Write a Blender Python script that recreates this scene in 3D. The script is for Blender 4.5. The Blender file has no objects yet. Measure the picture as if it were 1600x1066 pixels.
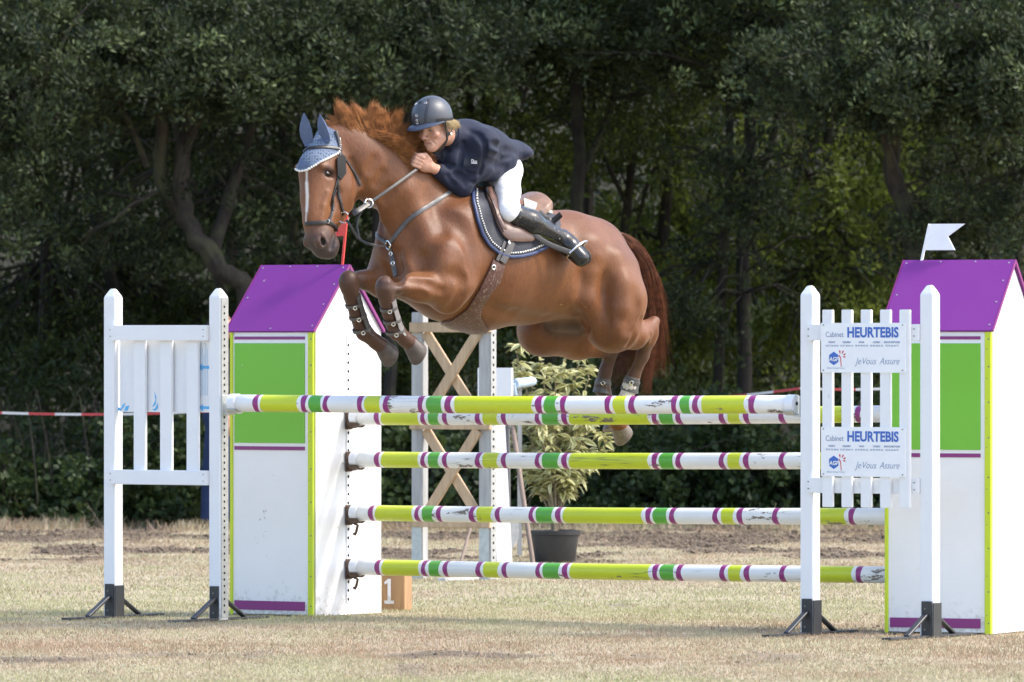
import bpy, bmesh, math, random
import numpy as np
from mathutils import Vector, Matrix
from mathutils.bvhtree import BVHTree

S = bpy.context.scene
COL = S.collection
R = math.radians

# ------------------------------------------------------------------ camera, sky, sun, exposure
CAM_Z, FPX = 1.49, 12000.0            # eye height; focal length in photo pixels (1600 wide)
cd = bpy.data.cameras.new('camera')
cam = bpy.data.objects.new('camera', cd)
COL.objects.link(cam)
cam.location = (0, 0, CAM_Z)
cam.rotation_euler = (R(90), 0, 0)
cd.sensor_width = 36
cd.lens = 36 * FPX / 1600
cd.clip_start, cd.clip_end = 1, 2000
S.camera = cam
cd.dof.use_dof = True                 # a long lens: the wood behind goes soft
cd.dof.focus_distance = 40.1
cd.dof.aperture_fstop = 8.0

SUN_EL, SUN_AZ = R(50), R(-4)          # azimuth measured from +X (right of frame) towards +Y (away)
w = bpy.data.worlds.new('World')
S.world = w
w.use_nodes = True
wn = w.node_tree
sky = wn.nodes.new('ShaderNodeTexSky')
sky.sky_type = 'NISHITA'
sky.sun_disc = False
sky.sun_elevation = SUN_EL
sky.sun_rotation = R(90) - SUN_AZ
sky.air_density, sky.dust_density, sky.ozone_density = 1.0, 2.6, 1.0
bg = wn.nodes['Background']
bg.inputs[1].default_value = 0.15
wn.links.new(sky.outputs[0], bg.inputs[0])

sd = bpy.data.lights.new('sun', 'SUN')
sun = bpy.data.objects.new('sun', sd)
COL.objects.link(sun)
sd.energy = 1.25
sd.angle = R(8)
sd.color = (1.0, 0.95, 0.86)
sv = Vector((math.cos(SUN_AZ) * math.cos(SUN_EL), math.sin(SUN_AZ) * math.cos(SUN_EL), math.sin(SUN_EL)))
sun.rotation_euler = sv.to_track_quat('Z', 'Y').to_euler()
sun.location = (30, 45, 40)

vs = S.view_settings
vs.view_transform = 'Standard'
vs.look = 'None'
vs.exposure = 1.65
vs.gamma = 1
vs.use_curve_mapping = False

# ------------------------------------------------------------------ helpers
def P(px, py, d):
    return Vector(((px - 800) / FPX * d, d, CAM_Z - (py - 533) / FPX * d))

def gd(py):
    return FPX * CAM_Z / (py - 533)

def tag(o, label=None, cat=None, group=None, kind=None):
    if label: o['label'] = label
    if cat: o['category'] = cat
    if group: o['group'] = group
    if kind: o['kind'] = kind
    return o

LOC = {}
def thing(name, loc, label, cat, group=None):
    o = bpy.data.objects.new(name, None)
    COL.objects.link(o)
    o.empty_display_size = 0.1
    o.location = loc
    LOC[o.name] = Vector(loc)
    return tag(o, label, cat, group)

def link(name, me, parent=None, loc=None):
    """mesh with world coordinates -> object under parent (or at loc)"""
    off = LOC[parent.name] if parent else Vector(loc if loc is not None else (0, 0, 0))
    me.transform(Matrix.Translation(-off))
    o = bpy.data.objects.new(name, me)
    COL.objects.link(o)
    if parent:
        o.parent = parent
    else:
        o.location = off
    LOC[o.name] = off
    return o

class MB:
    def __init__(s, M=None):
        s.v, s.f, s.mi = [], [], []
        s.M = M or Matrix.Identity(4)
        s.cur = 0
    def add(s, vs, fs):
        b = len(s.v)
        s.v += [s.M @ Vector(q) for q in vs]
        s.f += [tuple(b + i for i in f) for f in fs]
        s.mi += [s.cur] * len(fs)
    def box(s, c, size, rot=None):
        hx, hy, hz = size[0] / 2, size[1] / 2, size[2] / 2
        vs = [Vector((x, y, z)) for x in (-hx, hx) for y in (-hy, hy) for z in (-hz, hz)]
        if rot is not None: vs = [rot @ q for q in vs]
        vs = [q + Vector(c) for q in vs]
        s.add(vs, [(0, 1, 3, 2), (4, 6, 7, 5), (0, 4, 5, 1), (2, 3, 7, 6), (0, 2, 6, 4), (1, 5, 7, 3)])
    def bar(s, a, b, w, h, up=(0, 0, 1)):
        """rectangular bar from a to b, w across, h along 'up'"""
        a, b = Vector(a), Vector(b)
        t = (b - a).normalized()
        x = t.cross(Vector(up)).normalized()
        u = x.cross(t).normalized()
        vs = []
        for q in (a, b):
            for sx, su in ((-1, -1), (1, -1), (1, 1), (-1, 1)):
                vs.append(q + x * sx * w / 2 + u * su * h / 2)
        s.add(vs, [(3, 2, 1, 0), (4, 5, 6, 7)] + [(i, (i + 1) % 4, 4 + (i + 1) % 4, 4 + i) for i in range(4)])
    def tube(s, pts, r, n=8, caps=True):
        pts = [Vector(q) for q in pts]
        m = len(pts)
        rs = [r] * m if not hasattr(r, '__len__') else list(r)
        prev = None
        vs = []
        for i, q in enumerate(pts):
            t = (pts[min(i + 1, m - 1)] - pts[max(i - 1, 0)]).normalized()
            if prev is None:
                x = t.cross(Vector((0, 0, 1)))
                if x.length < 1e-3: x = t.cross(Vector((1, 0, 0)))
                x.normalize()
            else:
                x = (prev - t * prev.dot(t)).normalized()
            prev = x
            y = t.cross(x)
            for k in range(n):
                a = 2 * math.pi * k / n
                vs.append(q + (x * math.cos(a) + y * math.sin(a)) * rs[i])
        fs = [(i * n + k, i * n + (k + 1) % n, (i + 1) * n + (k + 1) % n, (i + 1) * n + k) for i in range(m - 1) for k in range(n)]
        if caps:
            fs += [tuple(range(n - 1, -1, -1)), tuple((m - 1) * n + k for k in range(n))]
        s.add(vs, fs)
    def lathe(s, prof, n=24, c=(0, 0, 0), cap=False):
        vs = [(c[0] + r * math.cos(2 * math.pi * k / n), c[1] + r * math.sin(2 * math.pi * k / n), c[2] + z) for r, z in prof for k in range(n)]
        m = len(prof)
        fs = [(i * n + k, i * n + (k + 1) % n, (i + 1) * n + (k + 1) % n, (i + 1) * n + k) for i in range(m - 1) for k in range(n)]
        if cap: fs += [tuple(range(n - 1, -1, -1)), tuple((m - 1) * n + k for k in range(n))]
        s.add(vs, fs)
    def prism(s, poly, d0, d1):
        """poly of (x, z) extruded along local y from d0 to d1"""
        n = len(poly)
        vs = [(x, d0, z) for x, z in poly] + [(x, d1, z) for x, z in poly]
        s.add(vs, [tuple(range(n)), tuple(range(2 * n - 1, n - 1, -1))] + [(i, n + i, n + (i + 1) % n, (i + 1) % n) for i in range(n)])
    def mesh(s, name, mats, smooth=False, bevel=0, seg=2):
        me = bpy.data.meshes.new(name)
        me.from_pydata([tuple(q) for q in s.v], [], s.f)
        for m in (mats if isinstance(mats, (list, tuple)) else [mats]):
            me.materials.append(m)
        me.polygons.foreach_set('material_index', s.mi)
        bm = bmesh.new()
        bm.from_mesh(me)
        bmesh.ops.recalc_face_normals(bm, faces=bm.faces)
        if bevel:
            es = [e for e in bm.edges if len(e.link_faces) == 2 and e.calc_face_angle(0) > 0.5]
            bmesh.ops.bevel(bm, geom=es, offset=bevel, segments=seg, affect='EDGES', clamp_overlap=True)
        bm.to_mesh(me)
        bm.free()
        if smooth:
            me.polygons.foreach_set('use_smooth', [True] * len(me.polygons))
            me.set_sharp_from_angle(angle=R(40))
        me.update()
        return me
    def build(s, name, mats, parent=None, loc=None, smooth=False, bevel=0, seg=2):
        return link(name, s.mesh(name, mats, smooth, bevel, seg), parent, loc)

def np_mesh(name, v, f, mats, mi=None, smooth=False, attrs=None):
    """numpy vertices (n,3) and equal-sized faces (m,k)"""
    me = bpy.data.meshes.new(name)
    v = np.asarray(v, np.float32)
    f = np.asarray(f, np.int32)
    m, k = f.shape
    me.vertices.add(len(v))
    me.vertices.foreach_set('co', v.ravel())
    me.loops.add(m * k)
    me.loops.foreach_set('vertex_index', f.ravel())
    me.polygons.add(m)
    me.polygons.foreach_set('loop_start', np.arange(0, m * k, k, dtype=np.int32))
    me.polygons.foreach_set('loop_total', np.full(m, k, np.int32))
    for q in (mats if isinstance(mats, (list, tuple)) else [mats]): me.materials.append(q)
    if mi is not None: me.polygons.foreach_set('material_index', np.asarray(mi, np.int32))
    me.polygons.foreach_set('use_smooth', np.full(m, smooth))
    for an, av in (attrs or {}).items():
        av = np.asarray(av, np.float32)
        if av.ndim == 1:
            a = me.attributes.new(an, 'FLOAT', 'POINT'); a.data.foreach_set('value', av)
        else:
            a = me.attributes.new(an, 'FLOAT_COLOR', 'POINT'); a.data.foreach_set('color', av.ravel())
    me.update(calc_edges=True)
    me.validate()
    return me

# ------------------------------------------------------------------ materials
def newmat(name):
    m = bpy.data.materials.new(name)
    m.use_nodes = True
    nt = m.node_tree
    b = nt.nodes['Principled BSDF']
    return m, nt, b

def rgba(c): return (c[0], c[1], c[2], 1)

def noise(nt, scale, detail=4, rough=0.6, coord='Object', vscale=None, src=None):
    n = nt.nodes.new('ShaderNodeTexNoise')
    n.inputs['Scale'].default_value = scale
    n.inputs['Detail'].default_value = detail
    n.inputs['Roughness'].default_value = rough
    if src is None:
        tc = nt.nodes.new('ShaderNodeTexCoord')
        src = tc.outputs[coord]
    if vscale:
        mp = nt.nodes.new('ShaderNodeMapping')
        mp.inputs['Scale'].default_value = vscale
        nt.links.new(src, mp.inputs[0])
        src = mp.outputs[0]
    nt.links.new(src, n.inputs['Vector'])
    return n

def ramp(nt, fac, stops, interp='LINEAR'):
    r = nt.nodes.new('ShaderNodeValToRGB')
    r.color_ramp.interpolation = interp
    el = r.color_ramp.elements
    while len(el) < len(stops): el.new(0.5)
    for e, (p, c) in zip(el, stops):
        e.position = p
        e.color = rgba(c) if hasattr(c, '__len__') else (c, c, c, 1)
    nt.links.new(fac, r.inputs[0])
    return r

def mix(nt, fac, a, b, mode='MIX'):
    m = nt.nodes.new('ShaderNodeMix')
    m.data_type = 'RGBA'
    m.blend_type = mode
    for inp, val in ((m.inputs[0], fac), (m.inputs[6], a), (m.inputs[7], b)):
        if hasattr(val, 'is_output'): nt.links.new(val, inp)
        elif hasattr(val, '__len__'): inp.default_value = rgba(val)
        else: inp.default_value = val
    return m.outputs[2]

def bump(nt, b, h, strength, dist=0.01):
    n = nt.nodes.new('ShaderNodeBump')
    n.inputs['Strength'].default_value = strength
    n.inputs['Distance'].default_value = dist
    nt.links.new(h, n.inputs['Height'])
    nt.links.new(n.outputs[0], b.inputs['Normal'])
    return n

def simple(name, c, rough=0.5, var=0.12, scale=12, bmp=0.0, bscale=60, metal=0.0, spec=0.5, vscale=None):
    m, nt, b = newmat(name)
    n = noise(nt, scale, 5, 0.65, vscale=vscale)
    lo = tuple(x * (1 - var) for x in c); hi = tuple(min(1, x * (1 + var)) for x in c)
    r = ramp(nt, n.outputs[0], [(0.3, lo), (0.7, hi)])
    nt.links.new(r.outputs[0], b.inputs['Base Color'])
    b.inputs['Roughness'].default_value = rough
    b.inputs['Metallic'].default_value = metal
    b.inputs['Specular IOR Level'].default_value = spec
    if bmp:
        n2 = noise(nt, bscale, 4, 0.6, vscale=vscale)
        bump(nt, b, n2.outputs[0], bmp, 0.004)
    return m

def painted(name, c, under=(0.16, 0.13, 0.10), wear=0.0, rough=0.4, vscale=(1, 1, 1), dirt=0.10, scale=9, dirtcol=(0.25, 0.22, 0.17), mud=False):
    """paint over wood: faint dirt, chips that show what is below"""
    m, nt, b = newmat(name)
    n = noise(nt, scale * 0.4, 6, 0.7)
    r = ramp(nt, n.outputs[0], [(0.35, 0.0), (0.85, 1.0)])
    dm = nt.nodes.new('ShaderNodeMath'); dm.operation = 'MULTIPLY'; dm.inputs[1].default_value = dirt * 2
    nt.links.new(r.outputs[0], dm.inputs[0])
    col = mix(nt, dm.outputs[0], c, tuple(0.55 * x + 0.45 * y for x, y in zip(c, dirtcol)))
    h = n.outputs[0]
    if mud:
        geo = nt.nodes.new('ShaderNodeNewGeometry'); sx = nt.nodes.new('ShaderNodeSeparateXYZ'); nt.links.new(geo.outputs['Position'], sx.inputs[0])
        zr = ramp(nt, sx.outputs[2], [(0.0, 0.42), (0.35, 0.0)])
        nm = noise(nt, 24, 7, 0.75, src=geo.outputs['Position']); ad = nt.nodes.new('ShaderNodeMath'); ad.operation = 'ADD'
        nt.links.new(nm.outputs[0], ad.inputs[0]); nt.links.new(zr.outputs[0], ad.inputs[1])
        mr = ramp(nt, ad.outputs[0], [(0.80, 0.0), (0.95, 0.40)])
        col = mix(nt, mr.outputs[0], col, (0.26, 0.21, 0.15))
        ns = noise(nt, 5, 2, 0.5, vscale=(1, 1, 9), src=geo.outputs['Position']); s1 = nt.nodes.new('ShaderNodeMath'); s1.operation = 'SUBTRACT'; s1.inputs[1].default_value = 0.63; nt.links.new(ns.outputs[0], s1.inputs[0])
        s2 = nt.nodes.new('ShaderNodeMath'); s2.operation = 'ABSOLUTE'; nt.links.new(s1.outputs[0], s2.inputs[0]); sr = ramp(nt, s2.outputs[0], [(0.0, 0.16), (0.005, 0.0)])
        col = mix(nt, sr.outputs[0], col, (0.40, 0.37, 0.33))
    if wear > 0:
        n2 = noise(nt, scale, 9, 0.72, vscale=vscale)
        t = 0.72 - 0.13 * wear
        r2 = ramp(nt, n2.outputs[0], [(t, 0.0), (t + 0.015, 1.0)])
        col = mix(nt, r2.outputs[0], col, under)
        h = r2.outputs[0]
    nt.links.new(col, b.inputs['Base Color'])
    b.inputs['Roughness'].default_value = rough
    n3 = noise(nt, 70, 4, 0.6, vscale=vscale)
    bump(nt, b, n3.outputs[0], 0.12, 0.003)
    return m

# ------------------------------------------------------------------ signed-distance bodies
def smin(a, b, k):
    h = np.clip(0.5 + 0.5 * (b - a) / k, 0, 1)
    return b * (1 - h) + a * h - k * h * (1 - h)

def squash(axis, s):
    a = np.array(axis, np.float64); a /= np.linalg.norm(a)
    return np.eye(3) + (1 / s - 1) * np.outer(a, a)

def rc(a, b, r1, r2, k=0.04, M=None, op='add'):
    return ('rc', np.array(a, float), np.array(b, float), r1, r2, k, M, op)

def el(c, axes, rad, k=0.03, op='add'):
    """ellipsoid; axes rows are unit vectors"""
    return ('el', np.array(c, float), np.array(axes, float), np.array(rad, float), None, k, None, op)

def chain(pts, k=0.04, M=None):
    return [rc(a[0], b[0], a[1], b[1], k, M) for a, b in zip(pts, pts[1:])]

def surface(prims, vox, smooth=2):
    lo = np.full(3, 1e9); hi = np.full(3, -1e9); bbs = []
    for p in prims:
        if p[0] == 'rc':
            rr = max(p[3], p[4])
            if p[6] is not None: rr *= max(1.0, 1 / np.linalg.eigvalsh(p[6]).min())
            l = np.minimum(p[1], p[2]) - rr; h = np.maximum(p[1], p[2]) + rr
        else:
            ex = np.sqrt(((p[2] * p[3][:, None]) ** 2).sum(0))
            l = p[1] - ex; h = p[1] + ex
        bbs.append((l, h))
        if p[7] == 'add': lo = np.minimum(lo, l); hi = np.maximum(hi, h)
    lo -= 4 * vox; hi += 4 * vox
    n = np.ceil((hi - lo) / vox).astype(int) + 1
    G = np.full(n, 1.0, np.float32)
    for p, (l, h) in zip(prims, bbs):
        m = p[5] + 3 * vox
        i0 = np.clip(np.floor((l - m - lo) / vox).astype(int), 0, n - 1)
        i1 = np.clip(np.ceil((h + m - lo) / vox).astype(int) + 1, 1, n)
        if (i1 <= i0).any(): continue
        X, Y, Z = np.meshgrid(*[lo[a] + vox * np.arange(i0[a], i1[a]) for a in range(3)], indexing='ij', sparse=True)
        if p[0] == 'rc':
            a, b, r1, r2, M = p[1], p[2], p[3], p[4], p[6]
            dx, dy, dz = X - a[0], Y - a[1], Z - a[2]
            ab = b - a; sc = 1.0
            if M is not None:
                dx, dy, dz = (M[0, 0] * dx + M[0, 1] * dy + M[0, 2] * dz, M[1, 0] * dx + M[1, 1] * dy + M[1, 2] * dz, M[2, 0] * dx + M[2, 1] * dy + M[2, 2] * dz)
                ab = M @ ab; sc = 1 / max(1.0, np.linalg.eigvalsh(M).max()) ** 0.5
            L2 = ab @ ab + 1e-12
            t = np.clip((dx * ab[0] + dy * ab[1] + dz * ab[2]) / L2, 0, 1)
            D = (np.sqrt((dx - t * ab[0]) ** 2 + (dy - t * ab[1]) ** 2 + (dz - t * ab[2]) ** 2) - (r1 + (r2 - r1) * t)) * sc
        else:
            c, A, rad = p[1], p[2], p[3]
            dx, dy, dz = X - c[0], Y - c[1], Z - c[2]
            q = [(A[i, 0] * dx + A[i, 1] * dy + A[i, 2] * dz) for i in range(3)]
            k0 = np.sqrt(sum((q[i] / rad[i]) ** 2 for i in range(3)))
            k1 = np.sqrt(sum((q[i] / rad[i] ** 2) ** 2 for i in range(3))) + 1e-9
            D = k0 * (k0 - 1) / k1
        sl = tuple(slice(i0[a], i1[a]) for a in range(3))
        D = D.astype(np.float32)
        if p[7] == 'add': G[sl] = smin(G[sl], D, p[5])
        else: G[sl] = -smin(-G[sl], D, p[5])
    neg = G < 0
    # surface nets
    cnt = np.zeros(n - 1, np.uint8)
    for i in (0, 1):
        for j in (0, 1):
            for k in (0, 1):
                cnt += neg[i:n[0] - 1 + i, j:n[1] - 1 + j, k:n[2] - 1 + k]
    cells = np.argwhere((cnt > 0) & (cnt < 8))
    idx = np.full(n - 1, -1, np.int32)
    idx[tuple(cells.T)] = np.arange(len(cells))
    acc = np.zeros((len(cells), 3)); num = np.zeros(len(cells))
    corner = {}
    for i in (0, 1):
        for j in (0, 1):
            for k in (0, 1):
                corner[i, j, k] = G[cells[:, 0] + i, cells[:, 1] + j, cells[:, 2] + k].astype(np.float64)
    for ca in corner:
        for ax in range(3):
            if ca[ax]: continue
            cb = list(ca); cb[ax] = 1; cb = tuple(cb)
            a, b = corner[ca], corner[cb]
            msk = (a < 0) != (b < 0)
            t = np.where(msk, a / np.where(msk, a - b, 1), 0)
            pt = np.array(ca, float)[None, :].repeat(len(cells), 0)
            pt[:, ax] += t
            acc[msk] += pt[msk]; num[msk] += 1
    V = lo + vox * (cells + acc / num[:, None])
    F = []
    for ax in range(3):
        a1, a2 = (ax + 1) % 3, (ax + 2) % 3
        s0 = [slice(None)] * 3; s1 = [slice(None)] * 3
        s0[ax] = slice(0, -1); s1[ax] = slice(1, None)
        A = neg[tuple(s0)]; B = neg[tuple(s1)]
        e = np.argwhere(A != B)
        e = e[(e[:, a1] > 0) & (e[:, a2] > 0) & (e[:, a1] < n[a1] - 1) & (e[:, a2] < n[a2] - 1)]
        fl = A[tuple(e.T)]
        def cell(o1, o2):
            q = e.copy(); q[:, a1] -= o1; q[:, a2] -= o2
            return idx[tuple(q.T)]
        quad = np.stack([cell(1, 1), cell(0, 1), cell(0, 0), cell(1, 0)], 1)
        quad[~fl] = quad[~fl][:, ::-1]
        F.append(quad)
    F = np.concatenate(F)
    # light smoothing
    E = np.concatenate([F[:, [0, 1]], F[:, [1, 2]], F[:, [2, 3]], F[:, [3, 0]]])
    deg = np.bincount(E.ravel(), minlength=len(V)).astype(float)
    for it in range(smooth):
        sm = np.zeros_like(V)
        for c in range(3):
            sm[:, c] = np.bincount(E[:, 0], V[E[:, 1], c], len(V)) + np.bincount(E[:, 1], V[E[:, 0], c], len(V))
        V = V + 0.5 * (sm / np.maximum(deg, 1)[:, None] - V)
    return V, F

def normals_of(V, F):
    n = np.cross(V[F[:, 2]] - V[F[:, 0]], V[F[:, 3]] - V[F[:, 1]])
    N = np.zeros_like(V)
    for c in range(3):
        for k in range(4): N[:, c] += np.bincount(F[:, k], n[:, c], len(V))
    return N / (np.linalg.norm(N, axis=1)[:, None] + 1e-12)
# ------------------------------------------------------------------ ground
def vnoise(x, y, seed):
    """smooth value noise, about 0..1"""
    r = np.random.default_rng(seed); T = r.random((256, 256))
    xi, yi = np.floor(x).astype(int), np.floor(y).astype(int)
    fx, fy = x - xi, y - yi
    fx, fy = fx * fx * (3 - 2 * fx), fy * fy * (3 - 2 * fy)
    g = lambda i, j: T[i & 255, j & 255]
    return (g(xi, yi) * (1 - fx) + g(xi + 1, yi) * fx) * (1 - fy) + (g(xi, yi + 1) * (1 - fx) + g(xi + 1, yi + 1) * fx) * fy
def fbm(x, y, seed, oct=4):
    s, a, t = 0, 1, 0
    for i in range(oct):
        s = s + a * vnoise(x * 2 ** i + 17.3 * i, y * 2 ** i + 5.1 * i, seed + i); t += a; a *= .55
    return s / t
def soil_mask(x, y):
    """bare earth: a torn-up belt along the wood and scattered hoof scars nearer"""
    n = fbm(x * .9, y * .28, 11)
    belt = np.clip((y - 51.5 + (n - .5) * 9) / 2.2, 0, 1) * np.clip((62.5 - y + (n - .5) * 5) / 1.5, 0, 1)
    b = belt * np.clip((fbm(x * 1.3, y * .75, 31) - .41) / .14, 0, 1)
    m = fbm(x * 2.2, y * .55, 47)
    near = np.clip((m - .66) / .10, 0, 1) * np.clip((44 - y) / 6, 0, 1) * .85
    a2 = np.exp(-(((x + .15) / .9) ** 2 + ((y - 36.3) / .7) ** 2)) + np.exp(-(((x + 2.4) / .7) ** 2 + ((y - 35.8) / .6) ** 2)) + np.exp(-(((x - .3) / .7) ** 2 + ((y - 43.5) / .9) ** 2)) * .8
    scar = np.clip((a2 * .8 + fbm(x * 3, y * .9, 71) - 1.0) / .18, 0, 1) * .95
    return np.clip(np.maximum(np.maximum(b, near * .8), scar), 0, 1)
def height(x, y):
    return .018 * (fbm(x * 1.5, y * 1.5, 3) - .5) + soil_mask(x, y) * (.05 * (fbm(x * 6, y * 3, 5) - .55))

def ground_mat():
    m, nt, b = newmat('dry_turf')
    at = nt.nodes.new('ShaderNodeAttribute'); at.attribute_name = 'soil'
    n1 = noise(nt, 1.3, 6, .65, vscale=(1, .4, 1)); c1 = ramp(nt, n1.outputs[0], [(.3, (.35, .275, .20)), (.5, (.39, .335, .24)), (.68, (.33, .32, .19))])
    n2 = noise(nt, 30, 6, .7); c = mix(nt, .5, c1.outputs[0], n2.outputs[0], 'OVERLAY')
    n3 = noise(nt, 9, 6, .7); c2 = ramp(nt, n3.outputs[0], [(.3, (.085, .066, .050)), (.55, (.155, .122, .092)), (.75, (.24, .19, .14))])
    c = mix(nt, at.outputs['Fac'], c, c2.outputs[0])
    nt.links.new(c, b.inputs['Base Color']); b.inputs['Roughness'].default_value = .95; b.inputs['Specular IOR Level'].default_value = .1
    bump(nt, b, n2.outputs[0], .8, .02)
    return m
m_ground = ground_mat()
gx = np.concatenate([np.linspace(-120, -7, 24), np.linspace(-6.6, 6.6, 300), np.linspace(7, 120, 24)])
gy = np.concatenate([np.linspace(-30, 26, 16), np.linspace(26.5, 64, 380), np.linspace(65, 400, 24)])
GX, GY = np.meshgrid(gx, gy)
GZ = height(GX, GY)
gs = soil_mask(GX, GY)
ny_, nx_ = GX.shape
ii = (np.arange(ny_ - 1)[:, None] * nx_ + np.arange(nx_ - 1)[None]).ravel()
gme = np_mesh('ground', np.stack([GX, GY, GZ], -1).reshape(-1, 3), np.stack([ii, ii + 1, ii + nx_ + 1, ii + nx_], 1), m_ground, smooth=True, attrs={'soil': gs.ravel()})
tag(link('ground', gme), kind='structure')

def leaf_mat(name, c_lo, c_hi, trans=.35, rough=.5, spec=.4):
    """thin leaf: colour differs from leaf to leaf (attribute 'shade'), some light passes through"""
    m, nt, b = newmat(name)
    at = nt.nodes.new('ShaderNodeAttribute'); at.attribute_name = 'shade'
    r = ramp(nt, at.outputs['Fac'], [(0, c_lo), (1, c_hi)])
    nt.links.new(r.outputs[0], b.inputs['Base Color']); b.inputs['Roughness'].default_value = rough; b.inputs['Specular IOR Level'].default_value = spec
    tr = nt.nodes.new('ShaderNodeBsdfTranslucent')
    tc = mix(nt, .5, r.outputs[0], (.9, 1.0, .25), 'MULTIPLY')
    g = nt.nodes.new('ShaderNodeGamma'); g.inputs[1].default_value = .8; nt.links.new(tc, g.inputs[0]); nt.links.new(g.outputs[0], tr.inputs[0])
    mx = nt.nodes.new('ShaderNodeMixShader'); mx.inputs[0].default_value = trans
    nt.links.new(b.outputs[0], mx.inputs[1]); nt.links.new(tr.outputs[0], mx.inputs[2]); nt.links.new(mx.outputs[0], nt.nodes['Material Output'].inputs[0])
    return m

# grass: short dry blades, thicker where the turf is whole
rg = np.random.default_rng(77)
def blades(n, y0, y1, hmul, seed, wmul=1.0):
    r = np.random.default_rng(seed)
    y = y0 + (y1 - y0) * r.random(n)
    x = (r.random(n) * 2 - 1) * (y * .0667 + 1.1)
    s = soil_mask(x, y); cl = fbm(x * 2.5, y * 1.2, 91)
    keep = (r.random(n) > s * .86) & (r.random(n) < .55 + 1.1 * np.clip(fbm(x * 4, y * 1.6, 15) - .25, 0, 1))
    x, y, cl = x[keep], y[keep], cl[keep]; n = len(x)
    h = (r.uniform(.005, .017, n) + .018 * np.clip(cl - .5, 0, 1)) * hmul; tall = r.random(n) < .004; h[tall] *= 2.6
    w_ = r.uniform(.0016, .0034, n) * wmul
    a = r.uniform(0, 2 * np.pi, n); ln = r.uniform(.1, 1.1, n) * h
    z = height(x, y) - .003
    dx, dy = np.cos(a), np.sin(a)
    b2 = r.uniform(0, 2 * np.pi, n); px_, py_ = np.cos(b2) * w_, np.sin(b2) * w_
    v = np.empty((n, 4, 3), np.float32)
    v[:, 0] = np.stack([x - px_, y - py_, z], 1); v[:, 1] = np.stack([x + px_, y + py_, z], 1)
    v[:, 2] = np.stack([x + dx * ln + px_ * .35, y + dy * ln + py_ * .35, z + h], 1); v[:, 3] = np.stack([x + dx * ln - px_ * .35, y + dy * ln - py_ * .35, z + h], 1)
    wv = (fbm(x * .55, y * .25, 61) - .5) * 5                   # worn and greener stretches of turf
    g_ = .40 + .26 * np.exp(-((y - 43.5 + wv) / 2.6) ** 2) - .25 * np.exp(-((y - 38.0 + wv) / 2.6) ** 2) + .26 * np.exp(-((y - 31.5 + wv) / 2.4) ** 2) - .10 * np.clip((y - 47) / 6, 0, 1)
    green = np.clip(g_ + (fbm(x * 1.8, y * .8, 62) - .5) * .7 + r.normal(0, .12, n), .12, 1)
    green = np.where(r.random(n) < .05 + .16 * np.clip((fbm(x * 2.6, y * .9, 141) - .52) / .12, 0, 1), .04, green)
    return v.reshape(-1, 3), np.repeat(green, 4)
parts_ = [blades(270000, 28, 36, 1.0, 1), blades(210000, 36, 44, 1.1, 2), blades(160000, 44, 56, 1.2, 3, 1.3), blades(50000, 56, 61, 1.6, 4, 1.5), blades(22000, 60.2, 62.2, 5.5, 5, 1.6)]
gv = np.concatenate([p[0] for p in parts_]); gsh = np.concatenate([p[1] for p in parts_])
m_grass = leaf_mat('dry_grass_blades', (.455, .355, .265), (.29, .32, .145), .25, .7, .15)
nt = m_grass.node_tree; rr_ = [n for n in nt.nodes if n.type == 'VALTORGB'][0].color_ramp
rr_.elements[0].color = (.17, .125, .085, 1)
for p_, c_ in ((.13, (.385, .270, .195, 1)), (.36, (.425, .365, .265, 1)), (.62, (.405, .385, .235, 1))): e_ = rr_.elements.new(p_); e_.color = c_
tag(link('grass', np_mesh('grass', gv, np.arange(len(gv)).reshape(-1, 4), m_grass, attrs={'shade': gsh})), 'short dry straw coloured grass covering the riding field', 'grass', kind='stuff')

# clods of turned earth
def clods(n, seed):
    r = np.random.default_rng(seed)
    y = 30 + 32 * r.random(n * 14) ** .7; x = (r.random(n * 14) * 2 - 1) * (y * .0667 + .3)
    k = (soil_mask(x, y) > .45) & ((y > 44) | (r.random(n * 14) < .35))
    x, y = x[k][:n], y[k][:n]; n = len(x)
    base = np.array([(1, 0, 0), (-.5, .87, 0), (-.5, -.87, 0), (.4, .5, .8), (-.6, 0, .7), (.3, -.55, .75)])
    fac = np.array([(0, 1, 3), (1, 4, 3), (1, 2, 4), (2, 5, 4), (2, 0, 5), (0, 3, 5), (3, 4, 5)])
    sz = r.gamma(2, .0035, n) + .004; sz = np.minimum(sz, .032) * np.where(y < 46, .55, 1.0)
    v = base[None] * r.uniform(.6, 1.4, (n, 6, 1)) * sz[:, None, None] * np.array([1.2, 1.2, .75])
    a = r.uniform(0, 6.28, n); c, s = np.cos(a)[:, None], np.sin(a)[:, None]
    vx = v[..., 0] * c - v[..., 1] * s; vy = v[..., 0] * s + v[..., 1] * c
    v = np.stack([vx + x[:, None], vy + y[:, None], v[..., 2] + height(x, y)[:, None]], -1)
    return v.reshape(-1, 3), (np.arange(n)[:, None, None] * 6 + fac[None]).reshape(-1, 3)
cv_, cf_ = clods(14000, 8)
tag(link('soil_clods', np_mesh('soil_clods', cv_, cf_, simple('dark_earth', (.125, .092, .064), .95, .45, 6, .4, 60))), 'clods of dark earth torn up by hooves along the wood', 'soil', kind='stuff')
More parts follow.
